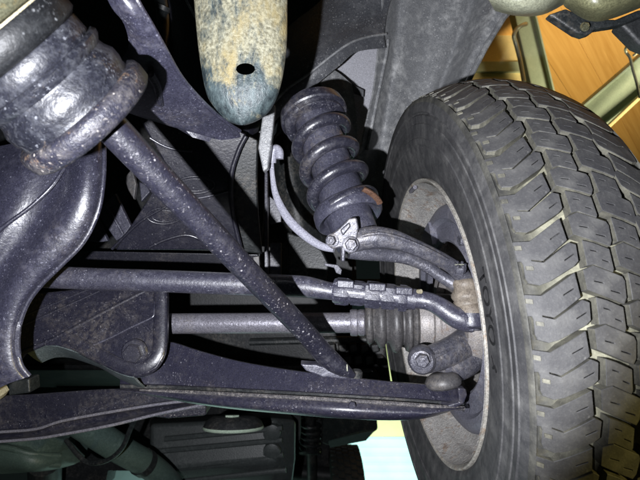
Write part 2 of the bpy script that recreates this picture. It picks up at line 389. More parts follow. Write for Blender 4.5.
ibeam('steel_beam', 'pale green steel beam slanting across the orange boards at upper right', P(560, 142, 2.5), P(700, 26, 2.05), .145, .07, FW)
ibeam('steel_beam', 'pale grey green upright steel beam between the fender edge and the orange boards', P(552, 140, 2.7), P(512, -30, 2.9), .12, .07, FW)
bar('cream_rail', 'thin cream rail below the slanting pale green beam at the right edge', 'rail', 'cream_board', P(596, 138, 2.35), P(700, 40, 2.0), .018, FW, .02)
# boards left of the upright beam
cb = thing('ceiling_panel', 'cream ceiling panel with a grey strip seen between fender edge and upright beam', 'panel', P(500, 50, 3.0))
plate([(470, 10, 3.1), (524, 12, 3.1), (530, 62, 3.0), (470, 62, 3.0)], FW * .03).build('board', 'cream_board', cb)
plate([(468, 61.5, 2.98), (531, 61.5, 2.98), (532, 71, 2.96), (468, 71, 2.96)], FW * .04).build('strip', 'steel_green', cb)
plate([(468, 71.5, 3.0), (534, 71.5, 3.0), (538, 96, 2.95), (468, 96, 2.95)], FW * .03).build('board', 'cream_board', cb)
hk = MB()
hk.tube(pp(cr([(524, 82, 2.6), (520, 60, 2.62), (516, 44, 2.62), (514, 36, 2.6), (516, 30, 2.6), (521, 26, 2.6), (526, 24, 2.62)], 5)), .012, 10)
tag(hk.build('pipe_hook', 'wire'), 'bent dark conduit pipe running beside the upright beam near the fender edge', 'pipe')
wr = MB()
wr.tube(pp(cr([(640, 98, 1.9), (637, 84, 1.9), (633, 70, 1.9), (630, 58, 1.9), (626, 52, 1.9), (626, 48, 1.88), (630, 46, 1.87), (635, 47.5, 1.87), (637, 52, 1.88), (633, 56, 1.89)], 5)), .0055, 10)
tag(wr.build('wire_hook', 'wire'), 'looped wire hook hanging in front of the pale green beam at the right edge', 'hook')

# the far end of the workshop, seen under the car
wl = MB(); y = 7.6
wl.prism([Vector((-4, y, -.0)), Vector((5, y, 0)), Vector((5, y, 2.06)), Vector((-4, y, 2.06))], Vector((0, .1, 0)))
wall_ = tag(wl.build('workshop_wall', 'wall_cyan'), kind='structure')
for k in range(17):
    z0 = .02 + k * .12
    sm = MB(); sm.prism([Vector((-2.5, y - .004, z0)), Vector((-2.5, y - .02, z0 + .03)), Vector((-2.5, y - .02, z0 + .085)), Vector((-2.5, y - .004, z0 + .112))], Vector((5, 0, 0)))
    sl = sm.build('slat', 'wall_cyan', wall_, 30)
wu = MB().prism([Vector((-4, y, 2.064)), Vector((5, y, 2.064)), Vector((5, y, 3.6)), Vector((-4, y, 3.6))], Vector((0, .1, 0)))
tag(wu.build('workshop_wall_upper', 'wall_yellow'), kind='structure')

# ------------------------------------------------------------------ car body: floor pan, dash, wheel housing
ZP = O.z
pan = thing('floor_pan', 'dark ribbed underbody floor stretching away behind the lower control arm', 'floor pan', Vector((-.4, 2.2, ZP + .42)))
m = MB()
m.prism([Vector((-1.5, 1.15, ZP + .50)), Vector((.20, 1.15, ZP + .50)), Vector((.20, 4.4, ZP + .52)), Vector((-1.5, 4.4, ZP + .52))], Vector((0, 0, .04)))
m.build('floor', 'near_black', pan)
MB().prism([Vector((-1.5, 1.15, ZP + .48)), Vector((.10, 1.15, ZP + .48)), Vector((.10, 1.05, ZP + 1.5)), Vector((-1.5, 1.05, ZP + 1.5))], Vector((0, .04, 0))).build('dash_panel', 'near_black', pan)
for k in range(6):
    yy = 1.5 + k * .42
    MB().tube([Vector((-1.3, yy, ZP + .497)), Vector((.12, yy, ZP + .497))], .022, 10, flat=(Vector((0, 0, 1)), .5)).build('rib', 'near_black', pan)
tank = thing('fuel_tank', 'dark fuel tank with long pressed ribs below and behind the lower arm', 'tank', P(225, 450, 1.7))
m = MB()
m.loft([[P(x, y, d) for x, y, d in sec] for sec in (
    [(150, 418, 1.75), (150, 424, 1.55), (150, 470, 1.50), (150, 500, 1.60), (150, 500, 2.2), (150, 418, 2.2)],
    [(275, 412, 1.75), (275, 418, 1.55), (275, 462, 1.50), (275, 500, 1.60), (275, 500, 2.2), (275, 412, 2.2)],
    [(292, 414, 1.80), (296, 420, 1.62), (296, 460, 1.60), (290, 500, 1.66), (290, 500, 2.2), (292, 414, 2.2)])])
m.build('tank_body', 'tank_grey', tank, 40, .015)
for (a, b, c, e) in ((165, 439, 282, 428), (150, 452, 282, 440), (150, 470, 283, 455), (160, 484, 286, 470)):
    MB().tube([P(a, b, 1.515), P((a + c) / 2, (b + e) / 2, 1.51), P(c, e, 1.515)], .009, 10).build('rib', 'tank_grey', tank)
for (x, y_) in ((272, 432), (272, 451)):
    m = MB(); m.lathe([(0, .03), (.012, .028), (.016, .015), (.016, .0001)], P(x, y_, 1.52), TO, 20); m.build('boss', 'tank_grey', tank)

# shallow glassy pan above the tank
gp = thing('drain_pan', 'small shiny oval dish hanging just below the lower arm before the tank', 'dish', P(232, 414, 1.1))
m = MB(); m.lathe([(0, .001), (0, .05), (.01, .066), (.022, .072), (.026, .069), (.016, .06), (.008, .045), (.008, .001)], P(234, 416, 1.12), (UP * -.98 + TO * .25), 40)
m.build('bowl', 'near_black', gp)
mm = MB(); mm.lathe([(.022, .0715), (.026, .0735), (.029, .0715), (.026, .0690)], P(234, 416, 1.12), (UP * -.98 + TO * .25), 40, True); mm.build('glass_rim', 'steel_green', gp); MB().hexnut(P(232, 415, 1.11), UP * -1 + TO * .3, .018, .012).build('boss', 'steel_green', gp)

# rear axle side
sill = thing('sill_box', 'dark box shaped rear bracket above the distant rear tyre', 'bracket', P(350, 430, 2.7))
plate([(322, 404, 2.7), (376, 404, 2.6), (378, 430, 2.6), (368, 437, 2.6), (330, 446, 2.7), (322, 444, 2.7)], FW * .35).build('box', 'dark_paint', sill, 35, .012)
plate([(328, 441, 2.69), (362, 433, 2.59), (375, 431, 2.58), (366, 441, 2.58), (330, 448, 2.68)], FW * .2).build('flange', 'teal_pipe', sill, 35, .006)
ra = thing('gap_blocker', 'dark plate added to block the bright wall low in the gap between fuel tank and distant tyre', 'axle', P(308, 455, 3.0))
plate([(284, 400, 3.0), (331, 400, 3.0), (333, 500, 3.0), (284, 500, 3.0)], FW * .2).build('casing', 'near_black', ra, 35, .03)  # dark plate added so the bright far wall stays hidden in this gap
MB().tube([P(270, 470, 2.95), P(335, 476, 2.95)], .05, 18).build('tube', 'near_black', ra)
rs = thing('coil_spring', 'dark rear coil spring and damper beside the distant rear tyre', 'spring', P(310, 445, 2.75))
hel = [P(310, 420 + 30 * k / 60, 2.75) + (RX * math.cos(2 * math.pi * k / 12) + FW * math.sin(2 * math.pi * k / 12)) * .055 for k in range(61)]
MB().tube(hel, .010, 8).build('coil', 'dark_paint', rs)
MB().tube([P(310, 415, 2.75), P(312, 480, 2.8)], .03, 14).build('damper', 'dark_paint', rs)
MB().lathe([(0, .001), (0, .062), (.01, .066), (.02, .06), (.02, .001)], P(310, 451, 2.75), -Zu, 24).build('spring_seat', 'dark_paint', rs)

def simple_wheel(name, label, c, ax, Ro, w, mat, group=None, blocks=44):
    root = thing(name, label, 'wheel', c)
    prof = [(-w * .38, Ro * .62), (-w * .5, Ro * .75), (-w * .5, Ro * .88), (-w * .44, Ro * .95), (-w * .3, Ro * .965), (w * .3, Ro * .965), (w * .44, Ro * .95), (w * .5, Ro * .88), (w * .5, Ro * .75), (w * .38, Ro * .62)]
    m = MB(); m.lathe(prof, c, ax, 56, True); t = m.build('tyre', mat, root)
    ax = ax.normalized(); r1 = ax.orthogonal().normalized(); r2 = ax.cross(r1); m = MB()
    for k in range(blocks):
        for j in range(5):
            th = 2 * math.pi * (k + .5 * (j % 2)) / blocks; hw = math.pi / blocks * .78
            a0 = (-.47 + .19 * j) * w; a1 = a0 + .165 * w
            q = [c + ax * a + (r1 * math.cos(th + s_ * hw) + r2 * math.sin(th + s_ * hw)) * (Ro * (.955 if j in (0, 4) else .962)) for a, s_ in ((a0, -1), (a1, -.6), (a1, 1), (a0, .6))]
            m.prism(q, (r1 * math.cos(th) + r2 * math.sin(th)) * Ro * .035)
    b = m.build('tread_blocks', mat, t); b['kind'] = 'stuff'
    m = MB(); m.lathe([(-w * .36, Ro * .63), (-w * .2, Ro * .55), (w * .1, Ro * .52), (w * .12, Ro * .1), (w * .12, .001)], c, ax, 40); m.build('rim', 'dark_paint', root)
    return root
simple_wheel('car_wheel', 'distant dark rear wheel with blocky tread at the bottom centre', P(345, 503, 2.95), RX + FW * .05, .345, .205, 'far_tyre')

# exhaust, gearbox pan and lead
ex = thing('exhaust_pipe', 'grey green exhaust pipe slanting down towards the bottom edge', 'pipe', P(120, 450, 1.2))
pth = pp(cr([(50, 402, 1.05), (85, 426, 1.12), (120, 449, 1.2), (150, 466, 1.28), (170, 484, 1.36), (182, 505, 1.45)], 6))
MB().tube(pth, .034, 24).build('pipe', 'teal_pipe', ex)
MB().tube(pp([(141, 461, 1.255), (146, 464, 1.27)]), .0365, 24).build('clamp', 'dark_paint', ex)
gb = thing('gearbox_pan', 'teal grey rounded gearbox casing at the lower left corner', 'gearbox', P(20, 455, 1.35))
m = MB()
m.sheet([pp([(-60, 425, 1.5), (-10, 428, 1.45), (40, 430, 1.45), (90, 432, 1.5)]),
         pp([(-60, 448, 1.36), (-5, 446, 1.30), (40, 452, 1.30), (84, 458, 1.42)]),
         pp([(-60, 466, 1.32), (0, 464, 1.28), (36, 470, 1.28), (62, 468, 1.40)]),
         pp([(-60, 476, 1.36), (0, 474, 1.32), (30, 472, 1.34), (46, 470, 1.44)])], .05)
m.build('casing', 'teal_pipe', gb)
for yy in (449, 458): MB().tube(pp(cr([(-50, yy + 4, 1.305), (0, yy - 2, 1.285), (30, yy + 5, 1.285), (60, yy + 7, 1.34)], 5)), .008, 10).build('rib', 'teal_pipe', gb)
plate([(-90, 395, 1.9), (300, 395, 1.9), (300, 440, 1.9), (175, 478, 1.9), (148, 474, 1.9), (146, 471, 1.9), (108, 470.5, 1.9), (104, 490, 1.9), (60, 490, 1.9), (32, 472, 1.9), (-90, 473, 1.9)], FW * .1).build('blocking_sheet', 'near_black', gb, 35)  # dark sheet added behind the exhaust to block the bright far wall
MB().tube(pp([(45, 462, 1.5), (45, 500, 1.6)]), .05, 20).build('neck', 'dark_paint', gb)
cb_ = MB(); cb_.tube(pp(cr([(138, 412, .98), (130, 430, 1.0), (122, 448, 1.03), (108, 460, 1.06), (90, 463, 1.1), (78, 455, 1.12), (66, 440, 1.15)], 6)), .0055, 10)
tag(cb_.build('cable', 'dark_paint'), 'thin dark cable looping in front of the exhaust pipe', 'cable')

# mud flap style shield with blocks between drive shaft and lower arm
gs = thing('gearbox_housing', 'dark ribbed casing in the gap between drive shaft and lower arm', 'casing', P(300, 360, 1.05))
plate([(150, 330, 1.10), (384, 330, 1.02), (392, 388, 1.02), (150, 392, 1.10)], FW * .25).build('casing', 'near_black', gs, 35, .01)
plate([(196, 367, 1.05), (376, 368, 1.0), (384, 386, 1.0), (196, 390, 1.05)], FW * .1 ).build('ledge', 'dark_paint', gs, 35, .012)
MB().tube(pp([(250, 342, 1.04), (374, 339, 1.0)]), .008, 10).build('rib', 'dark_paint', gs)
for k in range(6):
    x = 316 + k * 11
    plate([(x, 345, 1.0), (x + 8, 344, 1.0), (x + 9, 352, 1.0), (x + 1, 354, 1.0)], FW * .03).build('lug', 'near_black', gs, 35, .004)
    plate([(x + 5, 357, 1.0), (x + 13, 356, 1.0), (x + 14, 364, 1.0), (x + 6, 366, 1.0)], FW * .03).build('lug', 'near_black', gs, 35, .004)

# ---- wheel housing liner
ln = thing('wheel_housing', 'dusty grey black wheel arch liner curving over the tyre', 'wheel arch liner', P(400, 60, 1.05))
m = MB()   # upper / inboard sheet with rolled edge above the spring
m.sheet([pp([(264, 158, .94), (272, 126, .94), (294, 104, .93), (317, 84, .91), (339, 66, .91), (357, 52, .93), (386, 48, .97)]),
         pp([(256, 150, .93), (262, 118, .93), (283, 92, .92), (305, 76, .90), (328, 57, .90), (354, 40, .92), (384, 34, .96)]),
         pp([(248, 140, .95), (255, 104, .95), (277, 76, .94), (298, 56, .93), (322, 38, .93), (352, 20, .95), (388, 10, .98)]),
         pp([(240, 130, .99), (250, 90, .99), (275, 56, .98), (300, 34, .97), (326, 14, .97), (360, -8, .97), (396, -16, .98)]),
         pp([(236, 120, 1.04), (248, 74, 1.04), (285, 30, 1.04), (312, 8, 1.02), (338, -14, 1.0), (372, -30, .98), (404, -40, .98)])], .004, 6, 6)
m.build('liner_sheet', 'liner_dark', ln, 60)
edge = cr([(258, 152, .925), (263, 120, .925), (284, 92, .912), (306, 76, .893), (330, 57, .893), (345, 46, .90), (357, 40, .915), (372, 36, .94), (386, 34, .965)], 8)
MB().tube(pp(edge), .0024, 10).build('rolled_edge', 'liner', ln)
m = MB()   # outer sheet beside the tyre with pressed steps
rows = []
for (y, xs) in ((-30, (384, 392, 402, 412, 440, 470, 482, 500, 520, 552)), (10, (382, 389, 397, 406, 430, 458, 470, 480, 496, 514)), (45, (379, 386, 394, 402, 424, 446, 456, 466, 476, 488)),
                (90, (374, 380, 388, 395, 414, 432, 440, 448, 456, 464)), (135, (364, 371, 380, 388, 404, 418, 424, 430, 437, 444)), (185, (356, 362, 371, 380, 396, 408, 412, 418, 424, 430)), (250, (352, 358, 366, 374, 388, 398, 402, 406, 410, 416))):
    dd = (.985, 1.005, 1.04, 1.045, 1.065, 1.06, 1.07, 1.03, .985, .985)
    rows.append([P(x, y, d + .0002 * (y - 60)) for x, d in zip(xs, dd)])
m.sheet(rows, .004, 4, 5)
m.build('liner_sheet', 'liner', ln, 60)
MB().tube(pp(cr([(388, 40, .998), (386, 55, 1.0), (381, 80, 1.004), (375, 110, 1.008), (367, 150, 1.016)], 5)), .0035, 8).build('seam', 'liner', ln)
MB().tube(pp(cr([(514, 2, .975), (490, 40, .97), (476, 66, .97), (462, 94, .972), (452, 112, .975)], 5)), .006, 10).build('arch_lip', 'liner', ln)
lp = thing('inner_wing_panel', 'pale grey bare body panel showing through the opening behind the coil spring', 'body panel', P(362, 75, 1.08))
m = MB(); m.sheet([pp([(330, 30, 1.06), (360, 30, 1.07), (396, 30, 1.08)]), pp([(326, 90, 1.09), (356, 90, 1.09), (390, 95, 1.09)]), pp([(330, 170, 1.12), (350, 170, 1.12), (380, 170, 1.12)])], .004, 4, 4)
m.build('panel', 'pale_panel', lp)
plate([(337, 70, 1.035), (346, 78, 1.035), (356, 86, 1.04), (364, 90, 1.04), (363.5, 97, 1.04), (352, 92, 1.04), (338, 82, 1.035)], FW * .004).build('tab', 'liner_dark', lp, 35, .001)
m = MB(); m.sheet([pp([(318, 72, .99), (334, 70, 1.0), (352, 84, 1.0)]), pp([(322, 88, .985), (345, 92, .99), (356, 112, .99)]), pp([(328, 100, .98), (348, 110, .985), (357, 140, .985)])], .004, 4, 4)
m.build('turned_flange', 'liner', lp)
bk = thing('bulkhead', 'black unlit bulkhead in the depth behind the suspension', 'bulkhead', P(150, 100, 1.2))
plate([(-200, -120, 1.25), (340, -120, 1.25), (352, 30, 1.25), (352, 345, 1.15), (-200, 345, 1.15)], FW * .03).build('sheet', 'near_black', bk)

# ------------------------------------------------------------------ front wheel
WC = Vector((.15875, .11215, .66976)); Wn = Vector((.99536, -.07294, .06281)).normalized()
Wu = Wn.cross(Vector((0, 1, 0))).normalized(); Wv = Wn.cross(Wu)
cw = lambda v: CV(v.x, v.y, v.z)
wc = O + cw(WC); bx_, by_, bz_ = cw(Wn), cw(-Wu), cw(-Wv)
wheel = bpy.data.objects.new('car_wheel', None); scene.collection.objects.link(wheel)
wheel.matrix_world = Matrix(((bx_.x, by_.x, bz_.x, wc.x), (bx_.y, by_.y, bz_.y, wc.y), (bx_.z, by_.z, bz_.z, wc.z), (0, 0, 0, 1)))
tag(wheel, 'large front wheel with worn block tread tyre and rusty steel rim', 'wheel')
XA = Vector((1, 0, 0)); Z0 = Vector((0, 0, 0))
def rtop(a): return .325 - 3.5 * (a - .0625) ** 2
def wpt(a, r, phi): return Vector((a, r * math.cos(R(phi)), r * math.sin(R(phi))))
def wobj(mb, name, mats, parent, smooth=35):
    me = bpy.data.meshes.new(name); me.from_pydata([tuple(v) for v in mb.v], [], mb.f)
    for q in mats: me.materials.append(M[q])
    me.polygons.foreach_set('material_index', mb.m)
    bm = bmesh.new(); bm.from_mesh(me); bmesh.ops.recalc_face_normals(bm, faces=bm.faces); bm.to_mesh(me); bm.free()
    me.polygons.foreach_set('use_smooth', [True] * len(me.polygons)); me.set_sharp_from_angle(angle=R(smooth))
    o = bpy.data.objects.new(name, me); scene.collection.objects.link(o); o.parent = parent; return o
GD = .0102
def wlathe(prof, seg=128, closed=False):
    m = MB(); n = len(prof)
    vs = [wpt(a, r, 360 * k / seg) for a, r in prof for k in range(seg)]
    fs = [(i * seg + k, i * seg + (k + 1) % seg, ((i + 1) % n) * seg + (k + 1) % seg, ((i + 1) % n) * seg + k) for i in range(n if closed else n - 1) for k in range(seg)]
    m.add(vs, fs); return m
# carcass: inner side, tread floor, outer side
side = [(.012, .192), (.004, .1985), (-.0010, .2030), (-.0032, .2085), (-.0028, .2100), (-.0048, .2150), (-.0070, .2250), (-.0090, .2390), (-.0102, .2460), (-.0112, .2468), (-.0116, .2478), (-.0120, .2550), (-.0110, .2562), (-.0112, .2640), (-.0108, .2668), (-.0114, .2680),
        (-.0118, .2740), (-.0106, .2750), (-.0114, .2765), (-.0122, .2845), (-.0098, .2862), (-.0100, .2880), (-.0128, .2892), (-.0124, .2960), (-.0112, .3010)]
floor = [(-.0098, rtop(-.0098) - .0006), (-.0086, rtop(-.0086) - .0002), (-.0074, rtop(-.0074) - .0024), (-.0050, rtop(-.0050) - .0040), (.0, rtop(0) - .0048), (.005, rtop(.005) - .0062), (.011, rtop(.011) - GD)] + [(a, rtop(a) - GD) for a in (.015, .03, .045, .0625, .08, .095, .11)] + [(.114, rtop(.114) - GD), (.120, rtop(.120) - .0062), (.125, rtop(.125) - .0048), (.1300, rtop(.13) - .0040), (.1324, rtop(.1324) - .0024), (.1336, rtop(.1336) - .0002), (.1348, rtop(.1348) - .0006)]
mir = [(.125 - a, r) for a, r in reversed(side)]
mb = wlathe(side + floor + mir, 220)
nf = 220
mb.m = [0] * len(mb.f)
L1 = len(side) * nf; L2 = (len(side) + len(floor) - 1) * nf
for i in range(len(mb.f)):
    if L1 - nf <= i < L2: mb.m[i] = 1
tyre = wobj(mb, 'tyre', ['sidewall', 'tread_floor', 'scoop'], wheel, 40)

def block_mesh(name, outline, holes=(), depth=GD, drop=.0):
    """tread block: outline and sipe slots in (axial, angle), curved over the crown"""
    bm = bmesh.new(); top = []; loops = []
    for lp_ in [outline] + list(holes):
        # subdivide long edges so the block follows the curve
        pts = []
        for (a0, p0), (a1, p1) in zip(lp_, lp_[1:] + lp_[:1]):
            L = math.hypot(a1 - a0, (p1 - p0) * .00567); k = max(1, int(L / .009)) if lp_ is outline else 1
            pts += [(a0 + (a1 - a0) * i / k, p0 + (p1 - p0) * i / k) for i in range(k)]
        vs = [bm.verts.new(wpt(a, rtop(a) - drop, p)) for a, p in pts]
        es = [bm.edges.new((vs[i], vs[(i + 1) % len(vs)])) for i in range(len(vs))]
        loops.append((pts, vs)); top += es
    bmesh.ops.triangle_fill(bm, edges=top, use_beauty=True)
    for f in bm.faces: f.material_index = 0
    for li, (pts, vs) in enumerate(loops):
        dp = depth if li == 0 else depth * .6
        lo = [bm.verts.new(wpt(a, rtop(a) - drop - dp - (.0012 if li == 0 else 0), p)) for a, p in pts]
        n = len(vs)
        for i in range(n):
            f = bm.faces.new((vs[i], lo[i], lo[(i + 1) % n], vs[(i + 1) % n])); f.material_index = 1 if li == 0 else 2
        if li: 
            f = bm.faces.new(lo); f.material_index = 2
    bmesh.ops.recalc_face_normals(bm, faces=bm.faces)
    # keep the tops facing outwards
    for f in bm.faces:
        if f.material_index == 0:
            c = f.calc_center_median(); n = Vector((0, c.y, c.z))
            if f.normal.dot(n) < 0: f.normal_flip()
    me = bpy.data.meshes.new(name); bm.to_mesh(me); bm.free()
    for q in ('tread', 'tread_side', 'letter'): me.materials.append(M[q])
    ob = bpy.data.objects.new('t', me); scene.collection.objects.link(ob)      # worn, slightly rounded edges
    bv = ob.modifiers.new('b', 'BEVEL'); bv.width = .0007; bv.segments = 1; bv.limit_method = 'ANGLE'; bv.angle_limit = R(50); bv.material = 0
    bpy.context.view_layer.update()
    me2 = bpy.data.meshes.new_from_object(ob.evaluated_get(bpy.context.evaluated_depsgraph_get()))
    bpy.data.objects.remove(ob); me2.name = name
    return me2
def sipe(a0, p0, a1, p1, w=.14):
    return [(a0, p0), (a1, p1), (a1, p1 + w), (a0, p0 + w)]
PIT = 360 / 44; PH = -15.4
o_ = lambda L, a=0, p=0: [(x + a, y + p) for x, y in L]
sh = [(.0285, 0), (.0292, 3.5), (.0285, 3.62), (.0090, 6.05), (.0012, 5.60), (.0012, 5.78), (.0092, 6.28), (.0300, 3.85), (.0346, 4.3), (.0333, 6.75), (.0295, 7.40), (.0100, 9.20),
      (.0030, 9.55), (-.0042, 9.05), (-.0056, 8.2), (-.0050, 6.2), (-.0058, 5.6), (-.0085, 5.6), (-.0088, 2.7), (-.0082, 2.35), (.0030, 2.75)]
sh_h = [sipe(.0176, 2.95, .0258, 2.15), sipe(.0236, 6.35, .0316, 5.55)]
rA = [(.0352, -.1), (.0435, -.55), (.0636, 1.35), (.0648, 2.0), (.0630, 4.3), (.0604, 5.1), (.0350, 2.75)]
rA_h = [sipe(.0412, 1.55, .0478, 1.95), sipe(.0520, 3.05, .0592, 3.55)]
rB = [(.0400, 3.85), (.0480, 4.45), (.0590, 5.55), (.0584, 8.4), (.0572, 8.85), (.0440, 7.55), (.0388, 7.65)]
rB_h = [sipe(.0440, 5.35, .0490, 5.7), sipe(.0510, 6.9, .0560, 7.35)]
flip = lambda L: [(.125 - a, p) for a, p in L]
kinds = [(block_mesh('tread_block_shoulder', sh, sh_h), 0), (block_mesh('tread_block_centre', rA, rA_h), 0), (block_mesh('tread_block_centre_small', rB, rB_h), 0),
         (block_mesh('tread_block_inner', o_(rA, .0288, -3.1), o_(rA_h[0], .0288, -3.1) and [o_(h, .0288, -3.1) for h in rA_h]), 0),
         (block_mesh('tread_block_inner_small', o_(rB, .0288, -3.1), [o_(h, .0288, -3.1) for h in rB_h]), 0),
         (block_mesh('tread_block_outer', o_(flip(sh), .0, -3.4), [o_(flip(h), .0, -3.4) for h in sh_h]), 0)]
for k in range(44):
    for me, _ in kinds:
        o = bpy.data.objects.new('tread_block', me); scene.collection.objects.link(o); o.parent = tyre
        o.rotation_euler = (R(PH + (k - 22) * PIT + random.uniform(-.12, .12)), 0, 0)
# small raised lugs in the shoulder scoops
m = MB()
for k in range(44):
    p0 = PH + k * PIT
    for (a0, a1, q0, q1) in ((-.0086, -.0040, 3.05, 3.75), (-.0040, .0008, 6.45, 7.05)):
        pts = [(a0, q0), (a1, q0 + .2), (a1, q1 + .2), (a0, q1)]
        lo = [wpt(a, rtop(a) - .007, p0 + q) for a, q in pts]; hi = [wpt(a, rtop(a) + .0011, p0 + q) for a, q in pts]
        m.add(lo + hi, [(4, 5, 6, 7), (0, 1, 5, 4), (1, 2, 6, 5), (2, 3, 7, 6), (3, 0, 4, 7)])
lg = wobj(m, 'shoulder_lugs', ['tread_side'], tyre); lg['kind'] = 'stuff'
# sidewall lettering, raised
def side_at(r):
    for (a0, r0), (a1, r1) in zip(side, side[1:]):
        if r0 <= r <= r1 and r1 > r0: return a0 + (a1 - a0) * (r - r0) / (r1 - r0)
    return -.012
def letter(ch, r_mid, phi, size, squash=1.0):
    cu = bpy.data.curves.new('t', 'FONT'); cu.body = ch; cu.size = size; cu.align_x = 'CENTER'; cu.resolution_u = 6; cu.offset = .0001
    ob = bpy.data.objects.new('t', cu); scene.collection.objects.link(ob)
    me = bpy.data.meshes.new_from_object(ob.evaluated_get(bpy.context.evaluated_depsgraph_get()))
    bpy.data.objects.remove(ob)
    ys = [v.co.y for v in me.vertices]; ym = (min(ys) + max(ys)) / 2
    bm = bmesh.new(); bm.from_mesh(me)
    bmesh.ops.subdivide_edges(bm, edges=[e for e in bm.edges if e.calc_length() > .005], cuts=2)
    bmesh.ops.triangulate(bm, faces=bm.faces)
    ret = bmesh.ops.extrude_face_region(bm, geom=bm.faces[:])
    ext = set(v for v in ret['geom'] if isinstance(v, bmesh.types.BMVert))
    for v in bm.verts:
        r = r_mid + (v.co.y - ym) * squash; ph = R(phi) + v.co.x / r_mid
        a = side_at(r) - (.0006 if v in ext else -.001)
        v.co = Vector((a, r * math.cos(ph), r * math.sin(ph)))
    bmesh.ops.recalc_face_normals(bm, faces=bm.faces)
    me2 = bpy.data.meshes.new('letter'); bm.to_mesh(me2); bm.free(); me2.materials.append(M['letter'])
    o = bpy.data.objects.new('letter', me2); scene.collection.objects.link(o); o.parent = tyre; return o
LET = [('T', -19.2), ('O', -14.6), ('Y', -10.0), ('O', -5.5)]
for ch, ph in LET: letter(ch, .2335, ph, .0262, 1.22)
for (r0, p0, r1, p1) in ((.2275, -.4, .2335, 1.6), (.2335, 1.6, .2395, 2.6), (.2335, 1.6, .2285, 2.6)):
    m = MB(); m.tube([wpt(side_at(r0) + .0004, r0, p0), wpt(side_at(r1) + .0004, r1, p1)], .0017, 8); wobj(m, 'letter_mark', ['letter'], tyre)

# rim
rimp = [(-.0035, .2015), (-.0052, .2000), (-.0052, .1972), (-.0020, .1945), (.004, .1935), (.012, .1900), (.020, .1850), (.026, .1835), (.034, .1835), (.040, .1800), (.050, .1690), (.062, .1665), (.085, .1665), (.096, .172), (.10, .180)]
rim = wobj(wlathe(rimp[3:], 128), 'rim', ['rim_rust'], wheel, 50)
wobj(wlathe([(-.0012, .2012), (-.0030, .2005), (-.0034, .1992), (-.0026, .1978), (.0, .1960), (.004, .1935), (.004, .2005)], 128, True), 'rim_lip', ['rim_lip'], rim, 50)
wobj(wlathe([(.080, .168), (.088, .150), (.092, .120), (.085, .08), (.085, .001)], 96), 'wheel_disc', ['rim_rust'], rim, 50)
for k in range(8):
    m = MB(); p = 45 * k + 10; c = wpt(.0875, .128, p); m.lathe([(0, .013), (-.004, .012), (-.004, .0001)], c, XA, 18); wobj(m, 'vent_hole', ['near_black'], rim)
# balance weights on the lip
for p in (118, 262):
    pts = [(-.006, .196), (-.003, .1905)]
    m = MB(); m.tube([wpt(-.003, .1915, p + q) for q in (-4, -2, 0, 2, 4)], .0032, 8); wobj(m, 'balance_weight', ['shaft'], rim)

# brake: splash shield and hub behind it
brake = bpy.data.objects.new('brake_assembly', None); scene.collection.objects.link(brake); brake.matrix_world = wheel.matrix_world.copy()
tag(brake, 'grey blue brake splash shield dished inside the rusty rim', 'brake')
wobj(wlathe([(.034, .108), (.032, .112), (.036, .118), (.036, .136), (.030, .142), (.030, .154), (.036, .1615), (.046, .1640), (.048, .1615), (.040, .155), (.040, .108)], 96, True), 'splash_shield', ['shield'], brake, 40)
wobj(wlathe([(.030, .060), (.030, .072), (.036, .078), (.052, .080), (.052, .001)], 72), 'hub_carrier', ['cv_metal'], brake, 40)
m = MB()
for p0, p1, r0, r1 in ((-150, -112, .112, .150),):
    vs = []
    for a in (.026, .0375):
        for q in range(9):
            ph = p0 + (p1 - p0) * q / 8
            vs += [wpt(a, r0, ph), wpt(a, r1, ph)]
    k = 18; fs = [(2 * q, 2 * q + 1, 2 * q + 3, 2 * q + 2) for q in range(8)] + [(2 * q + 1, k + 2 * q + 1, k + 2 * q + 3, 2 * q + 3) for q in range(8)] + [(2 * q, 2 * q + 2, k + 2 * q + 2, k + 2 * q) for q in range(8)] + [(0, k, k + 1, 1), (16, 17, k + 17, k + 16)]
    m.add(vs, fs)
wobj(m, 'pressed_pad', ['shield'], brake, 35)
m = MB(); 
for (p, r) in ((-60, .127), (75, .127), (150, .127)):
    m = MB(); m.hexnut(wpt(.035, r, p), -XA, .008, .006); wobj(m, 'bolt', ['forged'], brake, 30)

# ------------------------------------------------------------------ coil spring and damper
sp = thing('coil_spring_strut', 'dark grey coil spring wound round a damper above the upper arm', 'coil spring', P(348, 240, .60))
T = P(314, 117, .705); B = P(351, 222, .628)
ax = (B - T).normalized()
s1 = ax.cross(RX).normalized(); s2 = ax.cross(s1)
L = (B - T).length
turns = 4.0; n = 300; hel = []
for k in range(n + 1):
    t = k / n; th = 2 * math.pi * turns * t + .6
    rr = .0400
    hel.append(T + ax * (L * (.02 + .90 * t)) + (s1 * math.cos(th) + s2 * math.sin(th)) * rr)
MB().tube(hel, .0088, 16).build('coil', 'spring_paint', sp, 60)
MB().lathe([(-.03, .0001), (-.03, .031), (.0, .0315), (.02, .032), (L * .35, .0325), (L * .37, .0305), (L * .60, .0305), (L * .62, .0325), (L * .88, .033), (L * .9, .0001)], T, ax, 36).build('dust_tube', 'shock_body', sp, 40)
MB().lathe([(-.012, .0001), (-.012, .050), (-.002, .052), (.003, .052), (.005, .050), (.005, .0455), (.011, .0455), (.013, .043), (.013, .0001)], T, ax, 56).build('spring_seat', 'spring_paint', sp, 40)
MB().lathe([(L * .85, .0001), (L * .85, .038), (L * .865, .0445), (L * .89, .0475), (L * .95, .0478), (L * .975, .0465), (L * .985, .0440), (L * .975, .0400), (L * .94, .0360), (L * .94, .0001)], T, ax, 56).build('spring_seat', 'shock_body', sp, 40)
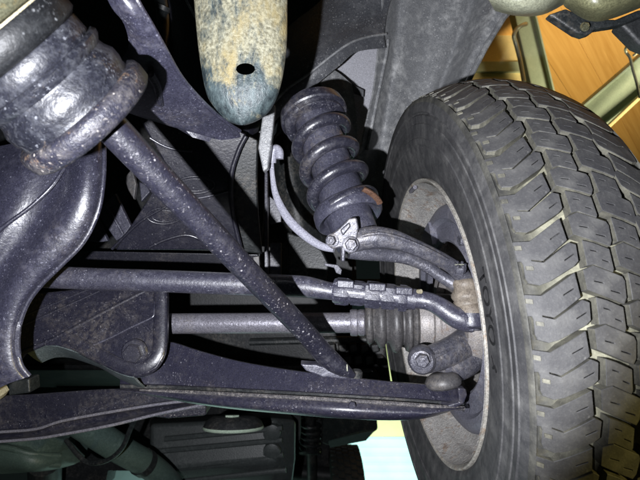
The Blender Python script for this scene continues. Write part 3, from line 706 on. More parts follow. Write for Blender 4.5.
MB().lathe([(L * .92, .0001), (L * .92, .0315), (L * 1.15, .031), (L * 1.18, .030), (L * 1.18, .0001)], T, ax, 40).build('damper_body', 'shock_body', sp, 40)
MB().tube(pp(cr([(363, 189, .596), (369, 192, .598), (375, 197, .604), (379, 203, .612)], 5)), .0055, 12, flat=(UP, .6)).build('rust_patch', 'rust', sp)
# lower bracket and bolts
plate([(327, 237, .572), (338, 229, .568), (349, 218, .565), (357, 217, .565), (359, 228, .565), (357, 240, .567), (346, 246, .57), (345, 262, .57), (341, 262, .57), (341, 248, .57), (331, 249, .572)], FW * .03).build('clevis', 'forged', sp, 35, .0025)
plate([(340, 230, .564), (349, 222, .562), (351, 226, .562), (343, 236, .564)], FW * .008).build('clevis_rib', 'forged', sp, 35, .002)
bolt(sp, 332.5, 240.5, .572, .0062, .010, TO + RX * -.3, 'forged')
bolt(sp, 350.5, 244.5, .566, .0075, .011, TO, 'forged')

# ------------------------------------------------------------------ upper arm
ua = thing('forged_control_arm', 'forged grey upper control arm reaching from the strut foot to the wheel', 'control arm', P(352, 245, .58))
def fbar(pts, rad, flat):
    return MB().tube(pp(cr(pts, 6)), [r for r in [q[0] for q in cr([(x,) for x in rad], 6)]], 20, True, flat)
fbar([(345, 247, .582), (356, 241, .580), (372, 237.5, .578), (392, 239, .578), (412, 246, .580), (432, 255, .585), (450, 265, .592), (460, 273, .598), (466, 280, .602)],
     [.0105, .0135, .0145, .0125, .0105, .0098, .0098, .0105, .0105], (FW, .8)).build('bar', 'forged', ua, 60)
fbar([(349, 252, .600), (366, 253, .604), (386, 255, .61), (406, 258, .612), (426, 266, .612), (442, 277, .610), (456, 285, .606)],
     [.009, .010, .009, .0085, .008, .008, .009], (FW, .8)).build('bar', 'forged', ua, 60)
MB().tube(pp(cr([(362, 236, .5665), (380, 233.5, .566), (400, 238, .5675), (425, 248, .572), (448, 260, .581)], 5)), .0022, 8).build('forging_ridge', 'forged', ua)
BJ = P(466, 291, .602); bax = (-UP + RX * .10 + TO * .1).normalized()
MB().lathe([(-.022, .0001), (-.022, .009), (-.014, .011), (-.010, .0125), (-.010, .0001)], BJ, bax, 28).build('ball_stud', 'forged', ua, 40)
MB().lathe([(-.016, .0001), (-.016, .0135), (-.013, .0165), (-.009, .0172), (-.005, .0160), (-.003, .0150), (-.001, .0165), (.003, .0195), (.007, .0200), (.010, .0185), (.012, .0170), (.0145, .0185), (.018, .0180), (.020, .015), (.020, .0001)], BJ, bax, 40).build('ball_joint_boot', 'boot_cream', ua, 60)

# ------------------------------------------------------------------ steering knuckle
kn = thing('steering_knuckle', 'grey forged steering knuckle with lower ball joint at the wheel centre', 'knuckle', P(450, 360, .62))
fbar([(470, 300, .64), (472, 320, .645), (474, 336, .64), (462, 346, .622), (448, 353, .606), (434, 358, .596), (422, 361, .590)], [.018, .021, .0225, .0215, .0195, .018, .017], (FW, .8)).build('arm', 'forged', kn, 60)
fbar([(480, 352, .63), (468, 362, .618), (455, 369, .607), (442, 372, .60)], [.017, .0185, .017, .013], (FW, .7)).build('web', 'forged', kn, 60)
MB().tube(pp(cr([(472, 338, .618), (458, 345.5, .6), (444, 352.5, .586), (434, 357, .578)], 5)), .0022, 8).build('forging_ridge', 'forged', kn)
KB = P(422, 360, .586)
MB().lathe([(.022, .0001), (.022, .0150), (.010, .0180), (.0, .0182), (-.007, .0170), (-.011, .0140), (-.013, .0001)], KB, FW + RX * .25, 36).build('boss', 'forged', kn, 40)
bolt(kn, 422, 359, .572, .0088, .010, TO + RX * -.15, 'forged', 1.2)
LB = P(443, 381, .592)
MB().lathe([(-.010, .0001), (-.010, .014), (-.006, .020), (0, .0235), (.005, .0225), (.009, .018), (.009, .0001)], LB, (-UP + RX * .15 + TO * .15).normalized(), 40).build('ball_joint_boot', 'boot_rubber', kn, 50)
plate([(474, 330, .63), (486, 328, .64), (490, 352, .64), (478, 356, .63)], FW * .04).build('caliper_mount', 'boot_cream', kn, 35, .004)

CN = P(459, 271.5, .580); cax = (UP + TO * .5).normalized()
MB().hexnut(CN, cax, .0085, .008).build('castle_nut', 'forged', ua, 30)
for k in range(6):
    t_ = math.pi / 3 * k; c1 = cax.orthogonal().normalized(); c2 = cax.cross(c1)
    q = CN + cax * .0085 + (c1 * math.cos(t_) + c2 * math.sin(t_)) * .006
    MB().tube([q - cax * .002, q + cax * .003], .0018, 8).build('castle_tooth', 'forged', ua, 30)
MB().tube([CN + cax * .010 - RX * .007, CN + cax * .010 + RX * .007], .0009, 8).build('split_pin', 'wire', ua, 60)
# ------------------------------------------------------------------ drive shaft
ds = thing('drive_shaft', 'dusty grey drive shaft with ribbed rubber boot running to the hub', 'drive shaft', P(300, 323, .70))
D0 = P(186, 323.5, .715); D1 = P(470, 322, .675); dax = (D1 - D0).normalized(); DL = (D1 - D0).length
def dx(px): return (P(px, 323, .70) - D0).dot(dax)
MB().lathe([(-.075, .0001), (-.075, .0158), (.010, .0158), (dx(352), .0152), (dx(352), .0001)], D0, dax, 40).build('shaft', 'shaft', ds, 40)
MB().lathe([(-.17, .0001), (-.17, .040), (-.10, .042), (-.09, .036), (-.075, .030), (-.072, .0001)], D0, dax, 48).build('inner_joint', 'dark_paint', ds, 40)
MB().lathe([(dx(350.5), .0001), (dx(350.5), .0190), (dx(352), .0200), (dx(357), .0200), (dx(358), .0185), (dx(360), .0200), (dx(364), .0200), (dx(365), .0185), (dx(365), .0001)], D0, dax, 40).build('boot_clamp', 'shaft', ds, 40)
prof = [(365, .0001), (365, .020), (366.5, .0275), (369, .0295), (371.5, .028), (373, .0235), (375, .0245), (378, .0335), (381, .0345), (383.5, .033), (385.5, .0265), (388, .028), (391, .0390), (395, .0405), (398, .039), (401, .030), (402.5, .030), (404, .0375), (407, .0395), (409, .038), (410, .034), (411, .038), (413.5, .0395), (415.5, .037), (417, .033), (417, .0001)]
MB().lathe([(dx(a), r * (1.1 if r > .021 else 1)) for a, r in prof], D0, dax, 56).build('cv_boot', 'boot_rubber', ds, 60)
MB().lathe([(dx(416), .0001), (dx(416), .040), (dx(419), .042), (dx(428), .042), (dx(430), .039), (dx(434), .039), (dx(436), .042), (dx(452), .041), (dx(458), .033), (dx(470), .030), (dx(470), .0001)], D0, dax, 56).build('cv_joint', 'cv_metal', ds, 40)

# ------------------------------------------------------------------ lower control arm: pressed steel box
la = thing('pressed_control_arm', 'long black pressed steel lower control arm with a dark seam, reaching to the wheel', 'control arm', P(300, 400, .60))
#        x    top  slot  bot   depth
st = [(120, 372, 386.0, 391, .690), (140, 350, 386.5, 394, .690), (166, 341, 387.0, 399, .688), (200, 350.5, 388.5, 405, .668), (240, 361, 390.5, 410, .640), (290, 369.5, 393, 414.5, .612), (340, 375.5, 396, 418.5, .590), (390, 381, 399, 420.5, .588),
      (425, 384, 401.5, 418.5, .588), (450, 386.5, 403.5, 411.5, .590), (464, 388.5, 404, 408, .594)]
up, dn = [], []
for x, t, s_, b, d in cr(st, 4):
    hw = max(2.0, s_ - t)
    up.append([P(x, t + .5, d + .055), P(x, t, d + .012), P(x, t + .8, d + .004), P(x, t + 3, d + .002), P(x, s_ - 2.5, d - .013), P(x, s_ - 1.4, d - .010), P(x, s_ - 1.4, d + .06)])
    th = max(b - s_, 3.0)
    dn.append([P(x, s_ + 1.8, d + .06), P(x, s_ + 1.8, d + .004), P(x, s_ + 2.6, d - .006), P(x, s_ + 2.6 + th * .18, d - .009), P(x, s_ + 2.6 + th * .26, d - .014), P(x, s_ + 2.6 + th * .42, d - .018), P(x, s_ + 2 + th * .62, d - .019), P(x, b - th * .14, d - .016), P(x, b - .3, d - .009), P(x, b, d + .002), P(x, b - .5, d + .06)])
web = [[P(x, s_ - 3, d + .010), P(x, s_ + 3, d + .010), P(x, s_ + 3, d + .05), P(x, s_ - 3, d + .05)] for x, t, s_, b, d in cr(st, 2)]
MB().loft(web).build('inner_web', 'near_black', la, 40)
MB().loft(up).build('pressing', 'arm_paint', la, 50)
MB().loft(dn).build('flange_pressing', 'arm_paint', la, 50)
MB().tube(pp(cr([(x, s_ + 4.2, d - .0085) for x, t, s_, b, d in st[1:]], 4)), .0028, 8).build('weld_bead', 'dirt_bead', la)
plate([(458, 388, .580), (466, 389, .580), (467.5, 395, .580), (464, 404, .580), (452, 410, .580), (440, 412, .580), (446, 406, .580), (459, 402, .580)], FW * .05).build('end_plate', 'arm_paint', la, 35, .002)
MB().hexnut(P(352, 405, .570), TO, .005, .003).build('drain_plug', 'arm_paint', la)
m = MB(); m.lathe([(0, .0001), (0, .008), (.006, .0085), (.009, .006), (.009, .0001)], P(356, 377, .58), UP, 20); m.build('rod_stud', 'near_black', la)

# ------------------------------------------------------------------ tension rod and its bushing
rodS = CV((60 - 320) / FPX * .315, (72 - 240) / FPX * .315, .315); 
rS = P(78, 92, .335); rE = P(322, 350, .565)
rax = (rE - rS).normalized()
tr = thing('tension_rod', 'black chipped steel tension rod running diagonally down to the lower arm', 'rod', rS)
# flattened foot lies on the lower arm
fE = [rS, rS.lerp(rE, .25), rS.lerp(rE, .5), rS.lerp(rE, .75), rS.lerp(rE, .9), P(324, 354, .567), P(334, 363, .568), P(344, 370, .569), P(354, 376.0, .570)]
MB().tube(fE, [.0132, .0128, .0125, .0122, .0122, .0128, .0120, .0090, .0035], 28, True).build('bar', 'chipped_paint', tr, 60)
plate([(300, 364, .576), (316, 365, .576), (334, 370, .577), (353, 377, .577), (346, 379, .577), (322, 377, .577), (306, 371, .576)], FW * .02).build('foot', 'tie_paint', tr, 35, .002)
MB().tube(pp([(347, 364.5, .56), (347.3, 371, .56)]), .0008, 6).build('cotter_pin', 'wire', tr)

bu = thing('rod_bushing', 'big stacked rubber and steel bushing at the upper left corner, rusty at its lower rim', 'bushing', P(80, 100, .33))
BC = P(91, 121, .352)
ba = (CV(.50, .60, .62)).normalized()
# profile measured along the axis back towards the camera from the rusty lower rim
def bl(name, prof, mat): MB().lathe([(-a, r * 1.04) for a, r in prof], BC, ba, 72).build(name, mat, bu, 50)
bl('rim_flange', [(-.004, .0001), (-.004, .044), (-.003, .0510), (.000, .0540), (.008, .0545), (.012, .0535), (.0145, .0500), (.0145, .0001)], 'bush_rust')
bl('housing', [(.013, .0001), (.013, .0475), (.017, .0468), (.022, .0482), (.028, .0482), (.033, .0455), (.037, .0445), (.041, .0478), (.044, .0484), (.046, .0468), (.046, .0001)], 'bush_iron')
bl('collar', [(.045, .0001), (.045, .0425), (.047, .0440), (.058, .0442), (.060, .0425), (.060, .0001)], 'bush_iron')
bl('rubber_cushion', [(.059, .0001), (.059, .0440), (.062, .0475), (.074, .0480), (.077, .0465), (.077, .0001)], 'bush_rubber')
bl('paint_ring', [(.0765, .0440), (.0765, .0463), (.0775, .0467), (.0785, .0460), (.0785, .0440)], 'nut_cream')
bl('cup_washer', [(.079, .0001), (.079, .0450), (.081, .0490), (.092, .0520), (.097, .0495), (.099, .0440), (.108, .0400), (.108, .0001)], 'galvanised')
# bracket that carries the bushing
br = thing('bushing_bracket', 'black pressed bracket with turned edge joining the bushing to the frame', 'bracket', P(170, 70, 0.488))
m = MB()
m.sheet([pp([(98, -20, 0.356), (108, -16, 0.351), (120, -20, 0.354)]),
         pp([(112, 8, 0.367), (126, 6, 0.358), (138, 2, 0.361)]),
         pp([(124, 24, 0.379), (138, 28, 0.373), (151, 24, 0.376)]),
         pp([(128, 48, 0.399), (146, 52, 0.396), (164, 47, 0.396)]),
         pp([(112, 72, 0.417), (150, 78, 0.423), (182, 78, 0.433)]),
         pp([(106, 92, 0.439), (162, 98, 0.450), (207, 106, 0.474)]),
         pp([(126, 112, 0.471), (182, 124, 0.494), (236, 130, 0.518)]),
         pp([(204, 136, 0.519), (222, 140, 0.525), (241, 137, 0.533)])], .005, 5, 5)
m.build('pressing', 'pressed_paint', br, 60)
MB().tube(pp(cr([(128, -20, 0.350), (138, 2, 0.357), (151, 24, 0.372), (164, 47, 0.392), (182, 78, 0.429), (207, 106, 0.470), (226, 122, 0.499), (240, 131, 0.520)], 5)), .0022, 8).build('turned_edge', 'pressed_paint', br)
MB().tube(pp(cr([(150, 74, 0.414), (156, 84, 0.428), (158, 94, 0.442), (160, 104, 0.458)], 4)), .004, 10).build('weld_bead', 'bush_rust', br)
rl = thing('frame_rail', 'dusty black chassis rail beside and behind the yellow stained tow eye', 'chassis rail', P(190, 60, 0.720))
m = MB()
m.sheet([pp([(150, -60, 0.730), (176, -60, 0.700), (200, -60, 0.690), (240, -60, 0.710)]), pp([(168, 0, 0.750), (184, 0, 0.720), (204, 0, 0.710), (250, 0, 0.730)]), pp([(172, 40, 0.770), (186, 40, 0.735), (210, 40, 0.730), (262, 45, 0.750)]),
         pp([(176, 76, 0.770), (196, 78, 0.745), (222, 80, 0.740), (268, 90, 0.770)]), pp([(200, 106, 0.770), (216, 112, 0.760), (240, 118, 0.760), (262, 118, 0.790)]), pp([(228, 140, 0.790), (236, 140, 0.780), (246, 138, 0.780), (258, 132, 0.810)])], .005, 4, 4)
m.build('rail', 'black_paint', rl, 60)
MB().tube(pp(cr([(186, 0, 0.700), (196, 18, 0.705), (206, 30, 0.710)], 4)), .002, 8).build('flange_edge', 'liner', rl)
# small gusset hanging under the rail
plate([(263, 110, .70), (275, 104, .70), (273, 130, .70), (268, 168, .70), (263, 172, .70), (258, 148, .70)], FW * .02).build('gusset', 'liner', rl, 35, .003)

# ------------------------------------------------------------------ tow eye
tw = thing('tow_eye', 'yellow and teal corroded tow eye with a hole, hanging at the top edge', 'tow eye', P(240, 40, .48))
bm = bmesh.new()
def tow_pt(u, v):       # u in -1..1 across, v along from the top
    prof = cr([(-40, 191, 289), (0, 194, 287.5), (40, 197.5, 287), (70, 201.5, 284), (92, 206, 279), (106, 212, 273), (115, 219, 266), (121, 227, 257), (124.5, 236, 248), (125.2, 240, 244)], 6)
    q = v * (len(prof) - 1); i = min(int(q), len(prof) - 2); t = q - i
    y = prof[i][0] * (1 - t) + prof[i + 1][0] * t; a = prof[i][1] * (1 - t) + prof[i + 1][1] * t; b = prof[i][2] * (1 - t) + prof[i + 1][2] * t
    s_ = math.sin(u * math.pi / 2)
    d = .468 + .022 * (1 - math.sqrt(max(0, 1 - s_ * s_ * .995))) + .018 * max(0, (y - 80) / 45) ** 2
    return (a + b) / 2 + (b - a) / 2 * s_, y, d
NU, NV = 48, 72
grid = [[tow_pt(-1 + 2 * i / NU, j / NV) for i in range(NU + 1)] for j in range(NV + 1)]
hx, hy, ha, hb = 245.5, 69, 9.6, 5.8
def inside(x, y): return ((x - hx) / ha) ** 2 + ((y - hy) / hb) ** 2
# snap grid vertices near the hole onto its rim
vs = {}
for j in range(NV + 1):
    for i in range(NU + 1):
        x, y, d = grid[j][i]; q = inside(x, y)
        if .42 < q < 1.9:
            k = 1 / math.sqrt(q); x = hx + (x - hx) * k; y = hy + (y - hy) * k
        vs[j, i] = (x, y, d, q)
fr = {k: bm.verts.new(P(v[0], v[1], v[2])) for k, v in vs.items()}
bkv = {k: bm.verts.new(P(v[0], v[1], v[2] + .022)) for k, v in vs.items()}
keep = set()
for j in range(NV):
    for i in range(NU):
        ks = [(j, i), (j, i + 1), (j + 1, i + 1), (j + 1, i)]
        if all(vs[k][3] < 1.9 for k in ks) : 
            if sum(vs[k][3] for k in ks) / 4 < 1.25: continue
        keep.add((j, i)); bm.faces.new([fr[k] for k in ks]); bm.faces.new([bkv[k] for k in reversed(ks)])
for j in range(NV):
    for i in range(NU):
        if (j, i) not in keep: continue
        for (a, b, nb) in (((j, i), (j, i + 1), (j - 1, i)), ((j, i + 1), (j + 1, i + 1), (j, i + 1)), ((j + 1, i + 1), (j + 1, i), (j + 1, i)), ((j + 1, i), (j, i), (j, i - 1))):
            if nb not in keep: bm.faces.new((fr[b], fr[a], bkv[a], bkv[b]))
for v in [v for v in bm.verts if not v.link_faces]: bm.verts.remove(v)
bmesh.ops.recalc_face_normals(bm, faces=bm.faces)
me = bpy.data.meshes.new('eye_plate'); off = tw.location
for v in bm.verts: v.co -= off
bm.to_mesh(me); bm.free(); me.materials.append(M['hook_metal']); me.polygons.foreach_set('use_smooth', [True] * len(me.polygons)); me.set_sharp_from_angle(angle=R(50))
o = bpy.data.objects.new('eye_plate', me); scene.collection.objects.link(o); o.parent = tw

# ------------------------------------------------------------------ suspension crossmember
cm = thing('crossmember', 'black pressed suspension crossmember with bolt and raised ribs behind the tie rod', 'crossmember', P(120, 300, .68))
CD = lambda x, y: .676 - .00012 * (x - 100) - .00055 * (y - 300)
cp = lambda L, k=0.: [P(x, y, CD(x, y) + k) for x, y in L]
m = MB()
low = [(14, 296), (166, 280), (167, 300), (166.5, 340), (164, 356), (157, 368), (148, 374), (136, 377), (122, 374), (108, 368), (86, 356), (70, 350), (56, 346), (40, 346), (26, 352), (14, 366), (8, 352)]
m.prism(cp(low), FW * .012); m.build('gusset_plate', 'tower_paint', cm, 35, .003)
MB().tube(cp(cr([(160, 282), (160.5, 310), (160, 340), (158, 354), (152, 364), (143, 369.5), (134, 370), (120, 366), (100, 356), (80, 346), (64, 338)], 6), .002), .0105, 16, flat=(FW, .38)).build('rim_bead', 'black_paint', cm, 60)
MB().tube(cp(cr([(-10, 368), (20, 354), (56, 338), (90, 320), (124, 302), (156, 286)], 6), .001), .0035, 10).build('rib', 'black_paint', cm, 60)
MB().tube(cp(cr([(92, 346), (110, 338), (130, 328), (148, 319.5), (153.5, 316), (154.5, 311), (155, 305), (155.5, 298)], 6), .000), .0018, 8).build('rib', 'pressed_paint', cm, 60)
for (a, b) in (((20, 318), (92, 288)), ((18, 328), (100, 291))):
    MB().tube(cp([a, ((a[0] + b[0]) / 2, (a[1] + b[1]) / 2), b], .001), .0022, 8).build('rib', 'black_paint', cm, 60)
m = MB(); c = P(135, 352, CD(135, 352) - .001)
m.lathe([(0, .0001), (0, .0185), (.002, .0185), (.004, .0165), (.004, .0001)], c, TO, 36); m.build('bolt_washer', 'black_paint', cm)
MB().hexnut(c + TO * .004, TO, .0135, .008).build('bolt', 'black_paint', cm, 30)
# lower lip of the gusset with its drain slot
m = MB()
eg = cp([(26, 352), (40, 346.5), (56, 346.5), (70, 350.5), (88, 357), (108, 368.5), (124, 375.5), (134, 378)], .003)
m.sheet([eg, [p + Vector((0, .022, -.003)) for p in eg], [p + Vector((0, .044, -.004)) for p in eg]], .003, 4, 3, UP)
m.build('turned_lip', 'lip_lit', cm, 60)
# upper face with pressed rings
up_ = [(115, 250), (128, 229), (146, 202), (158, 180), (166, 166), (140, 120), (150, 88), (214, 118), (246, 134), (238, 152), (231, 178), (233, 214), (241, 250), (241, 252), (205, 250)]
CU = lambda x, y: .735 + .0002 * (x - 180) + .0006 * (y - 180)
cq = lambda L, k=0.: [P(x, y, CU(x, y) + k) for x, y in L]
MB().prism(cq(up_), FW * .012).build('tower_plate', 'tower_paint', cm, 35, .003)
MB().prism(cq([(246, 134), (258, 140), (257, 180), (258, 214), (262, 254), (241.5, 252), (233.5, 214), (231.5, 178), (238.5, 152)], .02), FW * .012).build('side_face', 'dark_paint', cm, 35, .003)
MB().prism(cq([(60, 250.5), (262, 254.5), (262, 292), (60, 292)], .20), FW * .012).build('recess_plate', 'black_paint', cm, 35, .002)
for (x, y, a, b) in ((195, 185, 19, 8.5), (164, 216, 17, 8)):
    for k, w in ((1.0, .0020), (.72, .0014)):
        MB().tube(cq([(x + a * k * math.cos(t), y + b * k * math.sin(t) * 1.0) for t in [2 * math.pi * i / 36 for i in range(37)]], .0005), w, 8, False).build('pressed_ring', 'black_paint', cm, 60)
MB().tube(cq(cr([(112, 249), (140, 222), (170, 204), (176, 196)], 5)), .0025, 8).build('rib', 'black_paint', cm, 60)
MB().tube(cq(cr([(150, 247), (165, 240), (186, 235), (202, 240)], 5)), .003, 8).build('rib', 'black_paint', cm, 60)
MB().tube(cq(cr([(150, 138), (164, 146), (178, 150), (192, 151)], 5), -.001), .0022, 8).build('rib', 'pressed_paint', cm, 60)
MB().tube(cq(cr([(192, 199), (205, 197), (218, 194), (229, 191)], 5), -.001), .0020, 8).build('rib', 'pressed_paint', cm, 60)
MB().tube(cq(cr([(246, 136), (238, 152), (231, 178), (233, 214), (241, 250)], 5), -.003), .004, 10).build('edge_bead', 'black_paint', cm, 60)
# sheet ends between bushing bracket and tower
fr_ = thing('engine_mount_bracket', 'grey folded bracket plates in the dark gap left of the tower plate', 'bracket', P(110, 225, .78))
plate([(97, 213, .80), (115, 193, .80), (131, 226, .80), (124, 236, .80), (116, 241, .80)], FW * .01).build('plate', 'tie_paint', fr_, 35, .002)
MB().tube(pp([(106.5, 205, .798), (123, 234, .798)]), .0025, 8).build('fold', 'tie_paint', fr_, 60)
plate([(78, 240, .80), (94, 212, .80), (108, 241, .80), (100, 242, .80)], FW * .01).build('plate', 'shock_body', fr_, 35, .002)
plate([(124, 178, .82), (132, 168, .82), (136, 184, .82), (134, 200, .82), (128, 190, .82)], FW * .01).build('tab', 'boot_rubber', fr_, 35, .002)
plate([(139, 182, .84), (146, 184, .84), (150, 192, .84), (141, 202, .84)], FW * .01).build('tab', 'shock_body', fr_, 35, .002)

# ------------------------------------------------------------------ lower crossmember (rear pivot beam)
rb = thing('pivot_beam', 'black box beam with twin bright edges below the lower arm at left', 'crossmember', P(80, 415, .78))
m = MB()
sec = []
for x, t, b1, b2, d in cr([(-60, 402, 436, 447, .80), (0, 396, 432, 443, .80), (36, 394, 429, 440, .79), (62, 392, 421, 436, .78), (110, 389, 412, 427, .77), (160, 389, 404, 415, .765), (205, 391, 399, 406, .76)], 4):
    sec.append([P(x, t, d + .10), P(x, t, d + .003), P(x, t + 1.5, d), P(x, b1 - 2, d - .002), P(x, b1 - .6, d - .022), P(x, b1 + 1.2, d - .024), P(x, b1 + 2.4, d - .008), P(x, (b1 + b2) / 2, d - .004), P(x, b2 - 3, d - .020), P(x, b2 - .8, d - .028), P(x, b2, d - .010), P(x, b2, d + .10)])
m.loft(sec); m.build('beam', 'black_paint', rb, 45)
pe = cr([(-60, 402, 436, 447, .80), (0, 396, 432, 443, .80), (36, 394, 429, 440, .79), (62, 392, 421, 436, .78), (110, 389, 412, 427, .77), (160, 389, 404, 415, .765), (205, 391, 399, 406, .76)], 4)
MB().tube(pp([(x, b1, d - .026) for x, t, b1, b2, d in pe]), .0026, 8).build('edge_highlight', 'shaft', rb, 60)  # pale tubes added along both edges, highlights put into their colour
MB().tube(pp([(x, b2 - 1.5, d - .030) for x, t, b1, b2, d in pe]), .0026, 8).build('edge_highlight', 'shaft', rb, 60)
plate([(8, 381, .765), (29, 379, .765), (30, 393, .765), (8, 396, .765)], FW * .03).build('spacer', 'dark_paint', rb, 35, .003)
MB().hexnut(P(2, 389, .76), TO + UP * -.2, .012, .02).build('nut', 'nut_cream', rb, 30)
plate([(150, 408, .80), (206, 406, .80), (206, 416, .80), (168, 419, .80), (152, 417, .80)], FW * .06).build('dirty_ledge', 'bush_rust', rb, 35, .004)

# ------------------------------------------------------------------ pressed bracket at left edge
pb = thing('pressed_bracket', 'big curved black pressed steel bracket at the left edge under the bushing', 'bracket', P(30, 240, .45))
rows = []
#  each row: left -> right lip; slanting rows sweep round the bend
spec = [
 [(-40, 158, 0.575), (0, 146, 0.560), (36, 140, 0.553), (58, 134, 0.555), (72, 130, 0.557), (86, 127, 0.551), (97, 126, 0.553), (103, 126, 0.561)],
 [(-50, 190, 0.555), (-8, 178, 0.535), (24, 166, 0.530), (50, 158, 0.537), (66, 154, 0.539), (84, 152, 0.527), (97, 151, 0.533), (104, 151, 0.545)],
 [(-60, 230, 0.545), (-16, 212, 0.525), (14, 196, 0.521), (42, 186, 0.529), (60, 181, 0.531), (80, 180, 0.517), (95, 181, 0.523), (103, 182, 0.537)],
 [(-70, 270, 0.535), (-26, 250, 0.520), (2, 228, 0.517), (30, 214, 0.525), (48, 209, 0.526), (70, 209, 0.513), (89, 212, 0.519), (97.5, 213, 0.533)],
 [(-78, 300, 0.535), (-40, 284, 0.520), (-14, 262, 0.517), (12, 244, 0.524), (30, 237, 0.525), (52, 236, 0.513), (74, 240, 0.519), (83, 242, 0.532)],
 [(-86, 330, 0.535), (-54, 314, 0.520), (-30, 292, 0.517), (-6, 270, 0.523), (12, 261, 0.523), (32, 259, 0.513), (52, 263, 0.518), (60, 266, 0.530)],
 [(-90, 350, 0.535), (-62, 340, 0.525), (-40, 322, 0.520), (-18, 298, 0.523), (-2, 285, 0.522), (15, 280, 0.514), (32, 284, 0.518), (39, 287, 0.529)],
 [(-90, 372, 0.535), (-64, 364, 0.525), (-44, 350, 0.520), (-26, 328, 0.523), (-12, 312, 0.522), (4, 306, 0.515), (18, 307, 0.518), (25, 308, 0.528)],
 [(-90, 392, 0.535), (-64, 388, 0.525), (-44, 380, 0.520), (-28, 362, 0.523), (-15, 346, 0.522), (-2, 340, 0.516), (11, 338, 0.519), (17, 337, 0.528)],
 [(-90, 410, 0.535), (-64, 406, 0.525), (-44, 402, 0.523), (-26, 388, 0.525), (-12, 378, 0.524), (2, 371, 0.518), (14, 366, 0.521), (20, 363, 0.529)],
 [(-90, 420, 0.545), (-60, 416, 0.535), (-38, 410, 0.530), (-18, 398, 0.531), (-4, 390, 0.530), (10, 383, 0.525), (22, 379, 0.526), (29, 376, 0.533)]]
m = MB(); m.sheet([pp(r) for r in spec], .004, 5, 5); m.build('pressing', 'pressed_paint', pb, 60)
MB().tube(pp(cr([(r[-1][0], r[-1][1], r[-1][2]) for r in spec], 5)), .0030, 10).build('rolled_lip', 'pressed_paint', pb, 60)
MB().tube(pp(cr([(-30, 258, 0.514), (2, 228, 0.512), (30, 207, 0.517), (52, 186, 0.523), (64, 168, 0.531)], 5)), .0022, 8).build('rib', 'pressed_paint', pb, 60)

# ------------------------------------------------------------------ tie rod
ti = thing('tie_rod', 'grey black steering tie rod with clamped adjuster sleeve running to the wheel', 'tie rod', P(250, 285, .66))
pts = [(10, 275, .652), (60, 277.5, .652), (110, 279.5, .652), (160, 281, .652), (210, 283, .652), (260, 285, .65), (290, 286, .648), (306, 287, .644), (318, 289, .640), (330, 291, .637), (342, 291.8, .634)]
rr = [.0158, .0158, .0158, .0158, .0158, .0158, .0157, .0152, .0138, .0122, .0122]
rrr = [q[0] for q in cr([(x,) for x in rr], 5)]
MB().tube(pp(cr(pts, 5)), rrr, 32).build('tube', 'tie_paint', ti, 60)
tA = P(334, 290.5, .634); tB = P(416, 299.5, .612); tx = (tB - tA).normalized(); TL = (tB - tA).length
def tl(f): return TL * f
MB().lathe([(tl(.0), .0001), (tl(0), .0165), (tl(.02), .0175), (tl(.14), .0175), (tl(.155), .0160), (tl(.18), .0160), (tl(.20), .0155), (tl(.80), .0150), (tl(1.), .0140), (tl(1.), .0001)], tA, tx, 28).build('sleeve', 'tie_paint', ti, 40)
for f0, f1, r in ((.03, .20, .0190), (.22, .38, .0172), (.40, .58, .0185), (.60, .76, .0176), (.80, .90, .0180)):
    MB().hexnut(tA + tx * tl(f0), tx, r, tl(f1 - f0), 6, .08).build('nut', 'tie_paint', ti, 30)
for px, py, d in ((345, 284, .612), (377, 287, .602), (404, 291, .596)):
    plate([(px - 8, py - 4, d), (px + 9, py - 3, d), (px + 9, py + 5, d), (px - 8, py + 4, d)], FW * .02).build('clamp_ear', 'tie_paint', ti, 35, .002)
MB().tube([P(421, 291.5, .60), P(418, 291.5, .605)], .003, 10).build('grease_nipple', 'nut_cream', ti)
thr = []
for k in range(14):
    f_ = .93 + .10 * k / 14; thr += [(tl(f_), .0108), (tl(f_ + .0035), .0122)]
MB().lathe([(tl(.93), .0001)] + thr + [(tl(1.031), .0001)], tA, tx, 24).build('thread', 'forged', ti, 20)
e = [(412, 299, .613), (422, 300, .610), (432, 302.5, .606), (442, 308, .600), (452, 315, .595), (462, 319.5, .592), (472, 321, .592)]
MB().tube(pp(cr(e, 5)), [q[0] for q in cr([(x,) for x in (.0128, .0120, .0122, .0128, .0135, .0145, .0150)], 5)], 24).build('rod_end', 'tie_paint', ti, 60)
TE = P(471, 321, .594)
MB().lathe([(-.012, .0001), (-.012, .0150), (-.009, .0185), (.004, .0195), (.008, .0180), (.010, .0140), (.010, .0001)], TE, (-UP + TO * .25).normalized(), 36).build('socket', 'tie_paint', ti, 40)
MB().lathe([(.0105, .0001), (.0105, .0120), (.0125, .0115), (.0125, .0001)], TE, (-UP + TO * .25).normalized(), 28).build('socket_cap', 'forged', ti, 40)
MB().lathe([(-.024, .0001), (-.024, .012), (-.020, .0155), (-.012, .0170), (-.011, .0001)], TE, (-UP + TO * .05).normalized(), 32).build('dust_boot', 'boot_cream', ti, 50)

